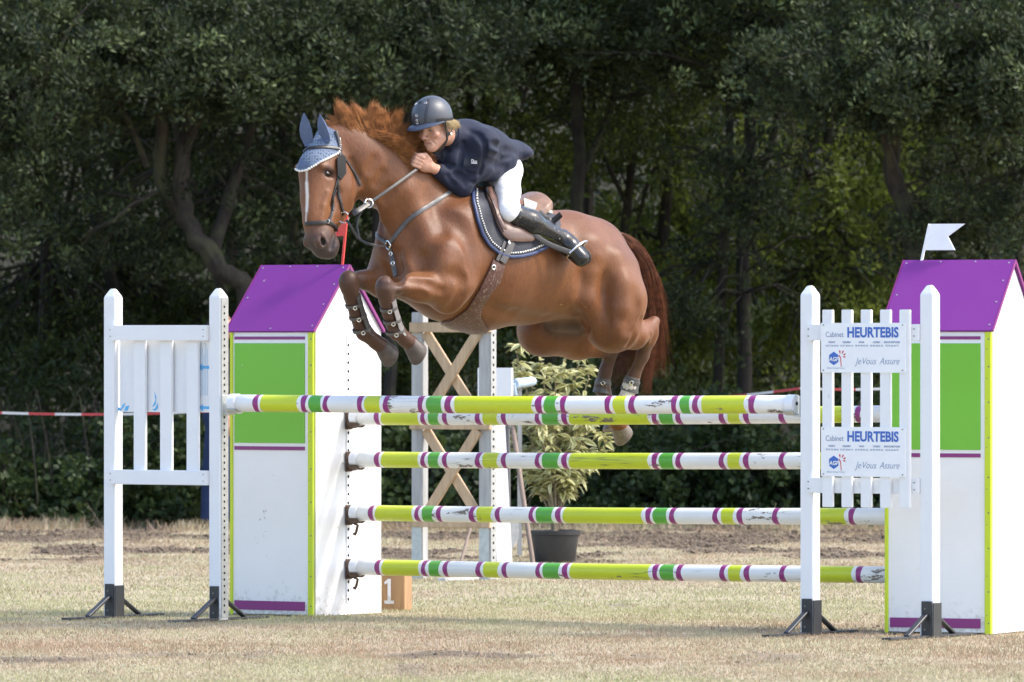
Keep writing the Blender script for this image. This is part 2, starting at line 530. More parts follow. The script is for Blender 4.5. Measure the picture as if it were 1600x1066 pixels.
# ------------------------------------------------------------------ the jump
def frame(x, y, yaw):
    """local x along the fence to the right, local y away from the camera"""
    M = Matrix.Rotation(-R(yaw), 4, 'Z'); M.translation = (x, y, 0); return M
def gx_(px, d): return (px - 800) / FPX * d
m_white = painted('white_paint', (.77, .775, .79), (.30, .26, .22), .32, .45, (1, 1, .5), .08, mud=True)
m_whiteside = painted('white_board_paint', (.77, .775, .79), (.42, .38, .33), .5, .5, (1, 1, 1), .10, 8, mud=True)
m_blackm = painted('black_iron', (.020, .022, .027), (.42, .42, .42), .45, .45, (1, 1, 1), .15, 22)
m_galv = simple('galvanised_strip', (.42, .42, .41), .45, .18, 30, .2, 100, metal=.5)
m_hole = simple('dark_hole', (.012, .012, .012), .9)
m_lime = painted('lime_paint', (.50, .62, .020), (.30, .27, .12), .35, .42, (1, 1, 1), .08)
m_green = painted('green_paint', (.15, .45, .030), (.50, .55, .40), .28, .42, (1, 1, 1), .05)
m_purple = painted('purple_paint', (.165, .013, .205), (.45, .40, .42), .22, .6, (1, 1, 1), .04)
m_plum = painted('plum_paint', (.215, .022, .165), (.5, .45, .45), .22, .42, (1, 1, 1), .04)
m_screw = simple('screw_head', (.20, .19, .18), .4, .3, 80, metal=.7)
m_blueink = simple('blue_print', (.04, .13, .48), .5, .05)
m_lightblue = simple('light_blue_print', (.10, .42, .75), .5, .1)
m_greyblue = simple('grey_blue_print', (.20, .26, .42), .5, .05)
m_redink = simple('red_print', (.55, .02, .05), .5, .05)

POST = .0745
def square_post(mb, x, y, h, a=POST, cap=.045):
    b = a / 2
    vs = [(x + sx * b, y + sy * b, z) for z in (0.005, h - cap) for sx, sy in ((-1, -1), (1, -1), (1, 1), (-1, 1))]
    vs += [(x + sx * b * .34, y + sy * b * .34, h) for sx, sy in ((-1, -1), (1, -1), (1, 1), (-1, 1))]
    mb.add(vs, [(3, 2, 1, 0)] + [(4 * j + i, 4 * j + (i + 1) % 4, 4 * j + 4 + (i + 1) % 4, 4 * j + 4 + i) for j in (0, 1) for i in range(4)] + [(8, 9, 10, 11)])
def foot(M, x, root, side):
    """iron shoe round the post with a ground bar and two stays"""
    mb = MB(M); a = POST + .008
    mb.box((x + side * .004, -a / 2 + .002, .095), (a * .72, .010, .185)); mb.box((x + side * (a / 2), 0, .09), (.006, a, .18))
    mb.box((x, 0, .011), (.055, .86, .012))
    f = mb.build('foot_bracket', m_blackm, root, bevel=.002, seg=1)
    for s in (-1, 1):
        mb = MB(M); mb.bar((x, s * .035, .125), (x, s * .235, .018), .032, .014, (0, -s * .5, 1)); mb.build('stay', m_blackm, f, bevel=.003, seg=1)
    mb = MB(M)
    for z in (.15, .10, .045):
        mb = MB(M); mb.tube([(x - .004, -a / 2 - .001, z), (x - .004, -a / 2 - .006, z)], .005, 8); mb.build('bolt', m_screw, f)
def holes(M, name, parent, x, y, z0, z1, step, r, axis):
    mb = MB(M); z = z0; ax = Vector(axis)
    while z < z1:
        c = Vector((x, y, z)); mb.tube([c - ax * .002, c + ax * .0012], r, 8); z += step
    o = mb.build(name, m_hole, parent); o['kind'] = 'stuff'; return o

def wing(px_l, d_l, label, pickets):
    M = frame(gx_(px_l, d_l), d_l, 33.3)
    W = .694 if not pickets else .700
    t = thing('wing_stand', M.translation, label, 'jump wing', 'wing stands of the jump')
    for i, x in enumerate((0, W)):
        mb = MB(M); square_post(mb, x, 0, 1.77); mb.build('post', m_white, t, bevel=.004)
        foot(M, x, t, 1 if pickets or i == 0 else 0)
    for z, h in ((1.533, .083), (.762, .078)):
        mb = MB(M)
        if pickets: mb.box(((.012 + W - .036) / 2, -POST / 2 - .002, z), (W - .05, .030, h))
        else: mb.box(((.014 + W - POST / 2) / 2, -POST / 2 - .004, z), (W - POST / 2 - .014, .032, h))
        mb.build('rail', m_white, t, bevel=.003)
    if pickets:
        for i in range(5):
            mb = MB(M); mb.box((.146 + .1125 * i, -POST / 2 - .029, 1.150), (.060, .022, .995)); mb.build('picket', m_white, t, bevel=.003)
    else:
        for i in range(3):
            mb = MB(M); mb.box((.197 + .174 * i, -POST / 2 + .014, 1.147), (.078, .020, .755)); mb.build('slat', m_white, t, bevel=.003)
        mb = MB(M); mb.box((W + POST / 2 + .002, 0, .87), (.005, POST * .82, 1.70)); tr = mb.build('hole_strip', m_galv, t)
        holes(M, 'hole_row', tr, W + POST / 2 + .0045, -.006, .05, 1.70, .0345, .0072, (1, 0, 0))
    # screws where rails meet posts
    mb = MB(M)
    for z in (1.55, 1.515, .78, .745):
        for x in (.022, W - .06): mb.tube([(x, -POST / 2 - .016, z), (x, -POST / 2 - .0215, z)], .0035, 6)
    o = mb.build('screw', m_screw, t); o['kind'] = 'stuff'
    return M, t, W
ML, wl, WL = wing(177, 41.22, 'white wooden wing stand with three slats and a plastic sheet behind them', False)
MR, wr_, WR_ = wing(1266, 38.85, 'white picket wing stand carrying two blue lettered sponsor signs', True)

# white sheet hanging behind the slats of the left wing, with blue protective print
mb = MB(ML); mb.box((.345, -.002, 1.305), (.595, .006, .390)); sh_ = mb.build('sheet', m_whiteside, None, ML @ Vector((.325, 0, 1.11))); tag(sh_, 'white plastic sheet with torn blue print fixed behind the left slats', 'plastic sheet')
def flat(M, name, parent, polys, y, mat):
    mb = MB(M)
    for p in polys: mb.prism(p, y, y - .0012)
    return mb.build(name, mat, parent)
def arrow(x, z, s): return [[(x - .045 * s, z), (x - .012 * s, z + .026 * s), (x - .012 * s, z + .010 * s), (x + .05 * s, z + .010 * s), (x + .05 * s, z - .010 * s), (x - .012 * s, z - .010 * s), (x - .012 * s, z - .026 * s)]]
flat(ML, 'blue_arrow', sh_, arrow(.602, 1.35, .8), -.0055, m_lightblue)
flat(ML, 'blue_arrow', sh_, arrow(.606, 1.135, .75), -.0055, m_lightblue)
flat(ML, 'blue_scrap', sh_, [[(.262, 1.135), (.285, 1.150), (.290, 1.19), (.276, 1.22), (.284, 1.175)], [(.262, 1.125), (.280, 1.128), (.300, 1.160), (.300, 1.130), (.28, 1.115)]], -.0055, m_lightblue)
flat(ML, 'blue_scrap', sh_, [[(.050, 1.118), (.068, 1.150), (.085, 1.158), (.070, 1.130)], [(.075, 1.115), (.088, 1.140), (.112, 1.145), (.098, 1.116)], [(.03, 1.114), (.04, 1.135), (.062, 1.12)]], -.0055, m_lightblue)
flat(ML, 'print_line', sh_, [[(.582 + .010 * i, 1.20), (.585 + .010 * i, 1.20), (.585 + .010 * i, 1.48 - .03 * (i % 3)), (.582 + .010 * i, 1.48 - .03 * (i % 3))] for i in range(5)], -.0055, simple('pale_blue_print', (.45, .60, .74), .6))

# lettering
def text(body, M, x, z, y, h, mat, parent, wid=None, bold=0.0, shear=0.0, name='lettering', align='LEFT'):
    """flat print on a vertical face: x, z of its lower left corner, h capital height"""
    cu = bpy.data.curves.new('t', 'FONT'); cu.body = body; cu.size = 1; cu.offset = bold; cu.shear = shear; cu.resolution_u = 3
    to = bpy.data.objects.new('t', cu); COL.objects.link(to)
    dg = bpy.context.evaluated_depsgraph_get(); dg.update()
    me = bpy.data.meshes.new_from_object(to.evaluated_get(dg))
    bpy.data.objects.remove(to); bpy.data.curves.remove(cu)
    co = np.empty(len(me.vertices) * 3, np.float32); me.vertices.foreach_get('co', co); co = co.reshape(-1, 3)
    co[:, 0] -= co[:, 0].min()
    sy = h / .73; sx = sy if wid is None else wid / max(1e-6, co[:, 0].max())
    T = M @ Matrix(((sx, 0, 0, x), (0, 0, 0, y), (0, sy, 0, z), (0, 0, 0, 1)))
    v = np.c_[co, np.ones(len(co))] @ np.array(T).T
    me.vertices.foreach_set('co', v[:, :3].astype(np.float32).ravel()); me.materials.clear(); me.materials.append(mat); me.update()
    return link(name, me, parent)
def sign(z0, label):
    x0, w_, h = .114, .494, .250
    y = -POST / 2 - .0445
    mb = MB(MR); mb.box((x0 + w_ / 2, y, z0 + h / 2), (w_, .006, h))
    s = mb.build('sign', simple('white_sign_plate', (.80, .81, .83), .35, .03), None, MR @ Vector((x0 + w_ / 2, y, z0))); tag(s, label, 'sign', 'sponsor signs on the right wing')
    X = lambda u: x0 + w_ * (u - 260) / 398; Z = lambda v: z0 + h * (1 - (v - 543) / 232)
    yf = y - .0042
    text('Cabinet', MR, X(283), Z(609), yf, .029, m_greyblue, s, (368 - 283) / 398 * w_)
    text('HEURTEBIS', MR, X(385), Z(609), yf, .051, m_blueink, s, (626 - 385) / 398 * w_, .035)
    for (a, b_, n_, ph) in ((297, 329, 'PONTIVY', '02 97 25 48 60'), (362, 402, 'CLEGUEREC', '02 97 38 00 14'), (440, 464, 'ROHAN', '02 97 38 93 22'), (506, 540, 'LOUDEAC', '02 96 28 02 35'), (558, 632, 'MUR DE BRETAGNE', '02 96 26 00 75')):
        text(n_, MR, X(a), Z(637), yf, .0095, m_greyblue, s, (b_ - a) / 398 * w_, .03)
        c = (a + b_) / 2; text(ph, MR, X(c - 30), Z(653), yf, .0085, m_greyblue, s, 60 / 398 * w_, .02)
    hx, hz, hr_ = X(321), Z(709), .034
    flat(MR, 'emblem', s, [[(hx + hr_ * .92 * math.sin(R(60 * k)), hz + hr_ * math.cos(R(60 * k))) for k in range(6)]], y - .003, m_blueink)
    text('AGF', MR, X(299), Z(721), yf - .0012, .021, simple('white_lettering', (.8, .8, .8), .5), s, 46 / 398 * w_, .03, .15)
    cx, cz = X(353), Z(700)
    pet = []
    for k, (an, l0, l1) in enumerate(((100, .012, .034), (60, .014, .036), (25, .014, .034), (-5, .012, .030))):
        d_ = Vector((math.cos(R(an)), math.sin(R(an)))); n_ = Vector((-d_.y, d_.x))
        a_, b2, mm = d_ * l0, d_ * l1, d_ * (l0 * .35 + l1 * .65)
        pet.append([(cx + q.x, cz + q.y) for q in (a_, mm + n_ * .0042, b2, mm - n_ * .0042)])
    pet.append([(cx - .008, cz + .008), (cx + .002, cz - .004), (cx + .006, cz - .050), (cx + .002, cz - .052), (cx - .002, cz - .008), (cx - .011, cz + .004)])
    flat(MR, 'emblem', s, [list(reversed(p)) for p in pet], y - .003, m_redink)
    text('Allianz Group France', MR, X(287), Z(757), yf, .0085, m_greyblue, s, 86 / 398 * w_, 0, .2)
    text('Je', MR, X(420), Z(736), yf, .036, m_greyblue, s, 30 / 398 * w_, -.008, .35)
    text('Vous', MR, X(458), Z(736), yf, .036, m_greyblue, s, 64 / 398 * w_, -.008, .35)
    text('Assure', MR, X(536), Z(736), yf, .036, m_greyblue, s, 94 / 398 * w_, -.008, .35)
    mb = MB(MR)
    for u in (272, 644):
        for v in (553, 764): mb.tube([(X(u), y - .002, Z(v)), (X(u), y - .006, Z(v))], .0035, 8)
    o = mb.build('screw', m_screw, s); o['kind'] = 'stuff'
sign(1.331, 'upper white sponsor sign with blue lettering on the right picket wing')
sign(.808, 'lower white sponsor sign with blue lettering on the right picket wing')

# ------------------------------------------------------------------ the two house shaped towers
TD, EAVE, RIDGE = .62, 1.553, 1.895
def tower(px_k, d_k, yaw, label, strip, TW):
    M = frame(gx_(px_k, d_k), d_k, yaw)                      # origin: the near right corner; x to the left is negative
    t = thing('jump_tower', M.translation, label, 'jump tower', 'house shaped towers of the jump')
    T = .018
    mb = MB(M); mb.box((-TW / 2, T / 2, EAVE / 2 + .006), (TW - .008, T, EAVE - .012)); mb.build('front_panel', m_whiteside, t)
    mb = MB(M); mb.box((-TW / 2, TD - T / 2, EAVE / 2 + .006), (TW - .008, T, EAVE - .012)); mb.build('back_panel', m_whiteside, t)
    for x0 in (0, -TW + T):
        mb = MB(M @ Matrix.Translation((x0, 0, 0)) @ Matrix.Rotation(R(90), 4, 'Z'))
        mb.prism([(.001, .006), (TD - .001, .006), (TD - .001, EAVE - .004), (TD / 2, RIDGE - .016), (.001, EAVE - .004)], 0, T)
        mb.build('gable_panel', m_whiteside, t)
    # two roof boards
    sl = math.hypot(TD / 2, RIDGE - EAVE); an = math.atan2(RIDGE - EAVE, TD / 2)
    for s in (0, 1):
        mb = MB(M); L = sl + .028
        c = Vector((-TW / 2 - .004, TD / 2 + (-1 if s == 0 else 1) * (L / 2 - .004) * math.cos(an), RIDGE + .004 - (L / 2 - .004) * math.sin(an)))
        mb.box(c, (TW + .030, L, .013), Matrix.Rotation(an if s == 0 else -an, 3, 'X'))
        rb = mb.build('roof_board', m_purple, t, bevel=.002, seg=1)
        for q in range(2):
            x = .011 if q == 0 else -TW - .019
            mb = MB(M); mb.box(Vector((x + (.003 if q == 0 else -.003), c.y, c.z)), (.005, L - .004, .016), Matrix.Rotation(an if s == 0 else -an, 3, 'X'))
            mb.build('roof_edge', m_plum, rb)
        if s == 0:
            mb = MB(M)
            for u_, v_ in ((.01, .95), (.33, .97), (.66, .97), (.98, .95), (.98, .7), (.98, .4), (.985, .08), (.5, .04), (.02, .5)):
                q = c + Vector(((u_ - .5) * TW, (v_ - .5) * L * math.cos(an), (v_ - .5) * L * math.sin(an) + .0)); nn = Vector((0, -math.sin(an), math.cos(an)))
                mb.tube([q + nn * .005, q + nn * .0085], .005, 8)
            o = mb.build('screw', m_galv, rb); o['kind'] = 'stuff'
    # painted panels on the front
    def pnl(name, x0, x1, z0, z1, mat): 
        mb = MB(M); mb.box(((x0 + x1) / 2, -.0015, (z0 + z1) / 2), (x1 - x0, .005, z1 - z0)); return mb.build(name, mat, t)
    a, b_ = -TW + .028, -.058
    pnl('stripe', a, b_, 1.498, 1.514, m_plum)
    pnl('green_field', a, b_, .938, 1.478, m_green)
    pnl('stripe', a, b_, .900, .920, m_plum)
    pnl('stripe', a, b_, .034, .083, m_plum)
    for x0, x1 in ((-TW, -TW + .018), (-.034, 0)):
        mb = MB(M); mb.box(((x0 + x1) / 2, .007, EAVE / 2), (x1 - x0, .030, EAVE - .01)); mb.build('edge_strip', m_lime, t, bevel=.002, seg=1)
    mb = MB(M)
    for z in (.06, .22, .44, .62, .80, 1.0, 1.18, 1.36, 1.50):
        for x in (-.012,): mb.tube([(x, -.006, z), (x, -.010, z)], .0045, 8)
    for z in (.10, .30, .56, .74, .95, 1.1, 1.3, 1.45): mb.tube([(-.022, -.006, z), (-.022, -.009, z)], .003, 6)
    o = mb.build('screw', m_screw, t); o['kind'] = 'stuff'
    for x in ((.001,) if strip == 1 else (-TW - .001,)):
        mb = MB(M); sgn = 1 if strip == 1 else -1
        mb.box((x + sgn * .002, TD / 2, .80), (.005, .030, 1.46)); st = mb.build('hole_strip', m_white, t)
        holes(M, 'hole_row', st, x + sgn * .0046, TD / 2 - .001, .09, 1.50, .0475, .0085, (sgn, 0, 0))
    return M, t
MTL, towl = tower(490, 41.39, 35, 'white house shaped tower with purple roof carrying the small red flag', 1, .56)
MTR, towr = tower(1549, 38.87, 24.5, 'white house shaped tower with purple roof carrying the white flag', 0, .578)

# flags on the ridges
def flag(base, top, poly_dir, mat, label, ln, hh):
    b_, t_ = Vector(base), Vector(top); ax = (t_ - b_).normalized(); d_ = Vector(poly_dir).normalized(); nrm = ax.cross(d_).normalized()
    t = thing('flag', base, label, 'flag', 'flags on the tower roofs')
    mb = MB(); mb.bar(b_ - ax * .02, t_, .013, .013, nrm); mb.build('staff', mat, t, bevel=.002, seg=1)
    pts = [t_ + d_ * .004, t_ + d_ * ln, t_ + d_ * ln * .60 - ax * hh * .48, t_ + d_ * ln * .88 - ax * hh, t_ - ax * hh + d_ * .004]
    mb = MB(); n = 5; vs = [p + nrm * .003 for p in pts] + [p - nrm * .003 for p in pts]
    mb.add(vs, [(0, 1, 2, 4), (2, 3, 4), (9, 7, 6, 5), (9, 8, 7)] + [(i, n + i, n + (i + 1) % n, (i + 1) % n) for i in range(5)])
    mb.build('swallowtail', mat, t)
m_flagred = simple('red_flag_plastic', (.66, .055, .045), .5, .08)
m_flagwhite = simple('white_flag_plastic', (.80, .80, .82), .5, .04)
rl = MTL @ Vector((-.035, TD / 2, RIDGE)); rr2 = MTR @ Vector((-.500, TD / 2, RIDGE))
UL = (MTL.to_3x3() @ Vector((1, 0, 0))); UR = (MTR.to_3x3() @ Vector((1, 0, 0)))
flag(rl + Vector((0, 0, .008)), rl + Vector((.028, -.02, .305)), -UL + Vector((0, 0, -.06)), m_flagred, 'small red plastic flag on the left tower roof behind the horse\'s muzzle', .17, .14)
flag(rr2 + Vector((0, 0, .008)), rr2 + Vector((.040, -.01, .195)), UR, m_flagwhite, 'small white swallowtail flag on the right tower roof', .195, .138)

# ------------------------------------------------------------------ poles
def pole_paint(name, c, chip=.5):
    m, nt, b = newmat(name)
    tc = nt.nodes.new('ShaderNodeTexCoord'); oi = nt.nodes.new('ShaderNodeObjectInfo')
    ad = nt.nodes.new('ShaderNodeVectorMath'); ad.operation = 'ADD'; nt.links.new(tc.outputs['Object'], ad.inputs[0])
    sc = nt.nodes.new('ShaderNodeVectorMath'); sc.operation = 'SCALE'; nt.links.new(oi.outputs['Location'], sc.inputs[0]); sc.inputs[3].default_value = 7.3; nt.links.new(sc.outputs[0], ad.inputs[1])
    n1 = noise(nt, 10, 8, .75, vscale=(.35, 1, 1), src=ad.outputs[0]); t = .70 - .10 * chip
    r1 = ramp(nt, n1.outputs[0], [(t, 0.), (t + .012, 1.)])
    n2 = noise(nt, 3.0, 5, .7, src=ad.outputs[0]); r2 = ramp(nt, n2.outputs[0], [(.42, 0.), (.80, .34)])
    # drying cracks along the grain
    n3 = noise(nt, 5, 3, .5, vscale=(.10, 3.2, 3.2), src=ad.outputs[0])
    s1 = nt.nodes.new('ShaderNodeMath'); s1.operation = 'SUBTRACT'; s1.inputs[1].default_value = .5; nt.links.new(n3.outputs[0], s1.inputs[0])
    s2 = nt.nodes.new('ShaderNodeMath'); s2.operation = 'ABSOLUTE'; nt.links.new(s1.outputs[0], s2.inputs[0])
    r3 = ramp(nt, s2.outputs[0], [(0., .75), (.006, .0)])
    n4 = noise(nt, 1.7, 2, .5, src=ad.outputs[0]); r4 = ramp(nt, n4.outputs[0], [(.50, 0.), (.60, 1.)])
    mm = nt.nodes.new('ShaderNodeMath'); mm.operation = 'MULTIPLY'; nt.links.new(r3.outputs[0], mm.inputs[0]); nt.links.new(r4.outputs[0], mm.inputs[1])
    col = mix(nt, r2.outputs[0], c, tuple(.6 * x + .4 * y for x, y in zip(c, (.22, .19, .13))))
    col = mix(nt, mm.outputs[0], col, (.10, .08, .06)); col = mix(nt, r1.outputs[0], col, (.17, .14, .11))
    nt.links.new(col, b.inputs['Base Color']); b.inputs['Roughness'].default_value = .38
    bump(nt, b, mm.outputs[0], .25, .004)
    return m
PM = [pole_paint('pole_white', (.78, .78, .77), 1.0), pole_paint('pole_lime', (.52, .60, .022), .8), pole_paint('pole_green', (.085, .36, .035), .45), pole_paint('pole_plum', (.26, .020, .165), .5)]
W_, L_, G_, P_ = 0, 1, 2, 3
FRONT = [(358, W_), (400, P_), (408, W_), (412, L_), (472, W_), (478, P_), (486, W_), (491, G_), (510, W_), (514, P_), (521.5, W_), (569, P_), (577, W_), (581, L_), (605, W_), (611, P_), (619, W_), (666, P_), (674, W_), (680, G_), (703, W_), (709, P_), (719, W_), (724, L_), (846, W_), (851.5, P_), (861, W_), (865, G_), (883, W_), (890, P_), (898, W_), (959, P_), (967, W_), (972, L_), (990, W_), (996, P_), (1005, W_), (1061, P_), (1069, W_), (1074.5, G_), (1088.5, W_), (1093.5, P_), (1102, W_), (1107, L_), (1172, W_), (1178, P_), (1187, W_), (1243, None)]
BACK = [(548, W_), (589.5, P_), (597, W_), (601, L_), (662, W_), (667, P_), (674, W_), (679, G_), (696, W_), (703, P_), (710, W_), (757, P_), (765, W_), (769, L_), (793, W_), (800, P_), (807, W_), (855, P_), (862, W_), (866, G_), (892, W_), (898, P_), (906, W_), (910, L_), (1036, W_), (1042, P_), (1050, W_), (1054, G_), (1075, W_), (1080, P_), (1088, W_), (1148, P_), (1156, W_), (1161, L_), (1180, W_), (1186, P_), (1194, W_), (1241, P_), (1249, W_), (1285, L_), (1352, W_), (1358, P_), (1366, W_), (1424, None)]
m_cap = simple('white_plastic_cap', (.74, .75, .78), .4, .06)
def pole(a, b_, bands, shift, r, label, capl=.045, roll=0.0):
    a, b_ = Vector(a), Vector(b_); L = (b_ - a).length; ax = (b_ - a).normalized()
    t = thing('jump_pole', a, label, 'jump pole', 'striped poles of the jump')
    p0, p1 = bands[0][0], bands[-1][0]
    st = [max(0, min(L, (p + (shift if 0 < i < len(bands) - 1 else 0) - p0) / (p1 - p0) * L)) for i, (p, c) in enumerate(bands)]
    y = ax.cross(Vector((0, 0, 1))).normalized(); z = y.cross(ax)
    # the pole lies along its own x axis, so that grain and chips follow it
    M = Matrix((ax, -y, z)).transposed().to_4x4(); M.translation = a
    n = 28; vs, fs, mi = [], [], []
    rnd = random.Random(int(a.z * 1000))
    pos = []
    for i in range(len(st) - 1):
        k = max(1, int((st[i + 1] - st[i]) / .12))
        pos += [(st[i] + (st[i + 1] - st[i]) * j / k, bands[i][1]) for j in range(k)]
    pos.append((L, None))
    for j, (x, c) in enumerate(pos):
        bow = -.006 * math.sin(math.pi * x / L)
        for k in range(n):
            an = 2 * math.pi * k / n + roll
            edge = .0022 * math.sin(3 * an + 2.1 * j) if 0 < j < len(pos) - 1 else 0
            q = r * (1 + .012 * math.sin(2 * an + x * 1.3))
            vs.append((x + edge, q * math.cos(an), q * math.sin(an) + bow))
    for j in range(len(pos) - 1):
        for k in range(n):
            fs.append((j * n + k, j * n + (k + 1) % n, (j + 1) * n + (k + 1) % n, (j + 1) * n + k)); mi.append(pos[j][1])
    m_ = len(pos)
    fs += [tuple(range(n - 1, -1, -1)), tuple((m_ - 1) * n + k for k in range(n))]; mi += [0, 0]
    me = bpy.data.meshes.new('shaft'); me.from_pydata(vs, [], fs)
    for q in PM: me.materials.append(q)
    me.polygons.foreach_set('material_index', mi); me.polygons.foreach_set('use_smooth', [len(f) == 4 for f in fs]); me.update()
    bm = bmesh.new(); bm.from_mesh(me); bmesh.ops.recalc_face_normals(bm, faces=bm.faces); bm.to_mesh(me); bm.free()
    o = bpy.data.objects.new('shaft', me); COL.objects.link(o); o.parent = t; o.matrix_local = Matrix.Translation(-a) @ M; LOC[o.name] = a
    for x0, x1 in ((-.006, capl), (L - capl, L + .006)):
        mb = MB(M); mb.tube([(x0, 0, 0), (x0 + .003, 0, 0), (x1, 0, 0)], [r * .9, r + .0035, r + .0035], 28); mb.build('end_cap', m_cap, t, smooth=True)
        mb = MB(M); xe = x0 if x0 < 0 else x1; sg = -1 if x0 < 0 else 1
        mb.tube([(xe - sg * .001, 0, .004), (xe + sg * .0015, 0, .004)], .010, 10); mb.build('bolt_hole', m_hole, t)
    return t
f0 = ML @ Vector((WL + POST / 2 + .052, -.004, 0)); f1 = MR @ Vector((-POST / 2 - .046, -.004, 0))
za = CAM_Z - (630 - 533) / FPX * f0.y; zb = CAM_Z - (632 - 533) / FPX * f1.y
f0.z, f1.z = za, zb
pole(f0, f1, FRONT, 0, .0462, 'front top pole, the only one resting on both white wings', roll=.3)
b0 = MTL @ Vector((.044, TD / 2, 0)); b1 = MTR @ Vector((-.578 - .026, TD / 2, 0))
BK = [(652, 646.5, 0, 'top pole of the back element, just behind the front pole'), (718, 719.5, 0, 'second highest pole of the back element, above the pot'), (801.5, 807, -10, 'third pole of the back element, crossing just above the plant pot rim'), (886, 898.5, 1, 'lowest striped pole, close above the grass')]
ends = []
for i, (yl, yr, shf, lb) in enumerate(BK):
    a = b0.copy(); b_ = b1.copy()
    sl_ = -.012 if i == 2 else 0.0
    a.z = CAM_Z - (yl - 533) / FPX * a.y; b_.z = CAM_Z - (yr - 533) / FPX * b_.y
    pole(a, b_, BACK, shf, .0432, lb, roll=i * 1.3); ends.append((a, b_))

# cups that carry the poles
def cup(c, M, out, mat, label, hook=True, back=0.0):
    """c: axis of the pole at the support; out: +1 when the pole leaves along local +x"""
    t = thing('jump_cup', c, label, 'jump cup', 'metal cups holding the poles')
    F = M.to_3x3().to_4x4(); F.translation = c
    mb = MB(F); mb.box((-out * (.017 + back), 0, -.012), (.008, .062, .11)); mb.box((-out * (.008 + back / 2), 0, -.056), (.026 + back, .034, .010)); mb.build('plate', mat, t, bevel=.003, seg=1)
    mb = MB(F); n = 10; rr = .052; vs = []
    for x in (-.012, .050):
        for r_ in (rr, rr + .007):
            for k in range(n + 1):
                an = R(215) + R(110) * k / n; vs.append((out * x, r_ * math.cos(an), r_ * math.sin(an) + .002))
    m = n + 1; fs = []
    for k in range(n): fs += [(k, k + 1, 2 * m + k + 1, 2 * m + k), (m + k, 3 * m + k, 3 * m + k + 1, m + k + 1), (k, m + k, m + k + 1, k + 1), (2 * m + k, 2 * m + k + 1, 3 * m + k + 1, 3 * m + k)]
    fs += [(0, 2 * m, 3 * m, m), (n, m + n, 3 * m + n, 2 * m + n)]
    mb.add(vs, fs); mb.build('cradle', mat, t)
    if hook:
        mb = MB(F); mb.tube([(out * .008, -.008, -.058), (out * .030, -.008, -.066), (out * .024, -.012, -.10), (out * .014, -.012, -.118), (out * .004, -.010, -.112)], .0075, 8); mb.build('hook', mat, t, smooth=True)
m_rust = simple('rusty_cup', (.095, .060, .042), .65, .35, 25, .4, 60, metal=.3)
m_zinc = simple('zinc_cup', (.50, .52, .50), .45, .12, 25, .2, 60, metal=.4)
cup(f0, ML, 1, m_zinc, 'pale zinc cup on the left wing under the front pole', False, .028)
cup(f1, MR, -1, m_zinc, 'pale zinc cup on the right wing under the front pole', False, .022)
ORD = ['the highest pole', 'the second pole', 'the third pole', 'the lowest pole']
for i, (a, b_) in enumerate(ends):
    cup(a, MTL, 1, m_rust, 'rusty brown cup on the left tower under ' + ORD[i] + ' of the back element', i >= 2, .018)
    cup(b_, MTR, -1, m_rust, 'rusty brown cup on the right tower under ' + ORD[i] + ' of the back element', i >= 2)
# ------------------------------------------------------------------ the horse
YAW = R(40)
HF = np.array([-math.cos(YAW), -math.sin(YAW), 0.0])      # the way it jumps
HL = np.array([math.sin(YAW), -math.cos(YAW), 0.0])       # its left side, towards the camera
HU = np.array([0, 0, 1.0])
def H(px, py, d): return np.array(P(px, py, d))
def Hc(*pts): return [(H(a, b, c), r) for a, b, c, r in pts]

M_tr = squash(HL, 0.86)
M_nk = squash(HL, 0.56)
hb = R(47)
EF = np.array([-math.cos(hb) * 0.97, -math.sin(hb) * 0.97, 0.24]); EF /= np.linalg.norm(EF)   # where the forehead points
EL = np.array([math.sin(hb), -math.cos(hb), 0.0])                                           # left cheek
EA = np.cross(EF, EL); EA /= np.linalg.norm(EA)
if EA[2] > 0: EA = -EA                                                                      # poll to muzzle
M_hd = squash(EL, 0.66)

hp = []
# trunk
hp += chain(Hc((652, 385, 40.00, .235), (700, 400, 40.13, .325), (748, 408, 40.27, .355), (815, 415, 40.46, .298), (885, 416, 40.63, .268), (918, 424, 40.73, .25)), .07, M_tr)
# withers and back line
hp += chain(Hc((718, 322, 40.18, .11), (760, 335, 40.32, .10), (830, 352, 40.50, .09)), .08, squash(HL, .7))
# croup, dock
hp += chain(Hc((885, 393, 40.64, .19), (925, 398, 40.75, .17), (942, 415, 40.80, .145)), .07, M_tr)
hp += chain(Hc((945, 378, 40.84, .055), (968, 383, 40.96, .038)), .05)
# near hind quarter
hp += chain(Hc((920, 412, 40.62, .165), (939, 428, 40.66, .172), (960, 468, 40.64, .160), (957, 508, 40.60, .148)), .06)
hp += chain(Hc((960, 430, 40.74, .13), (976, 478, 40.74, .105)), .06)
hp += chain(Hc((960, 515, 40.62, .120), (990, 524, 40.70, .074), (1013, 513, 40.82, .049)), .022)
hp += chain(Hc((1021, 505, 40.84, .030), (1016, 522, 40.84, .038), (1004, 556, 40.86, .032), (990, 588, 40.88, .031), (985, 603, 40.88, .042)), .025)
hp += [el(H(1023, 501, 40.845), [HF, HL, HU], (.030, .026, .024), .014), el(H(1012, 530, 40.83), [HF, HL, HU], (.042, .040, .05), .02)]
hp += chain(Hc((985, 604, 40.88, .038), (975, 628, 40.87, .038), (965, 645, 40.86, .048), (962, 656, 40.86, .044), (968, 664, 40.87, .047)), .02)
# flank fold
hp += chain(Hc((928, 478, 40.52, .05), (890, 462, 40.46, .08)), .08)
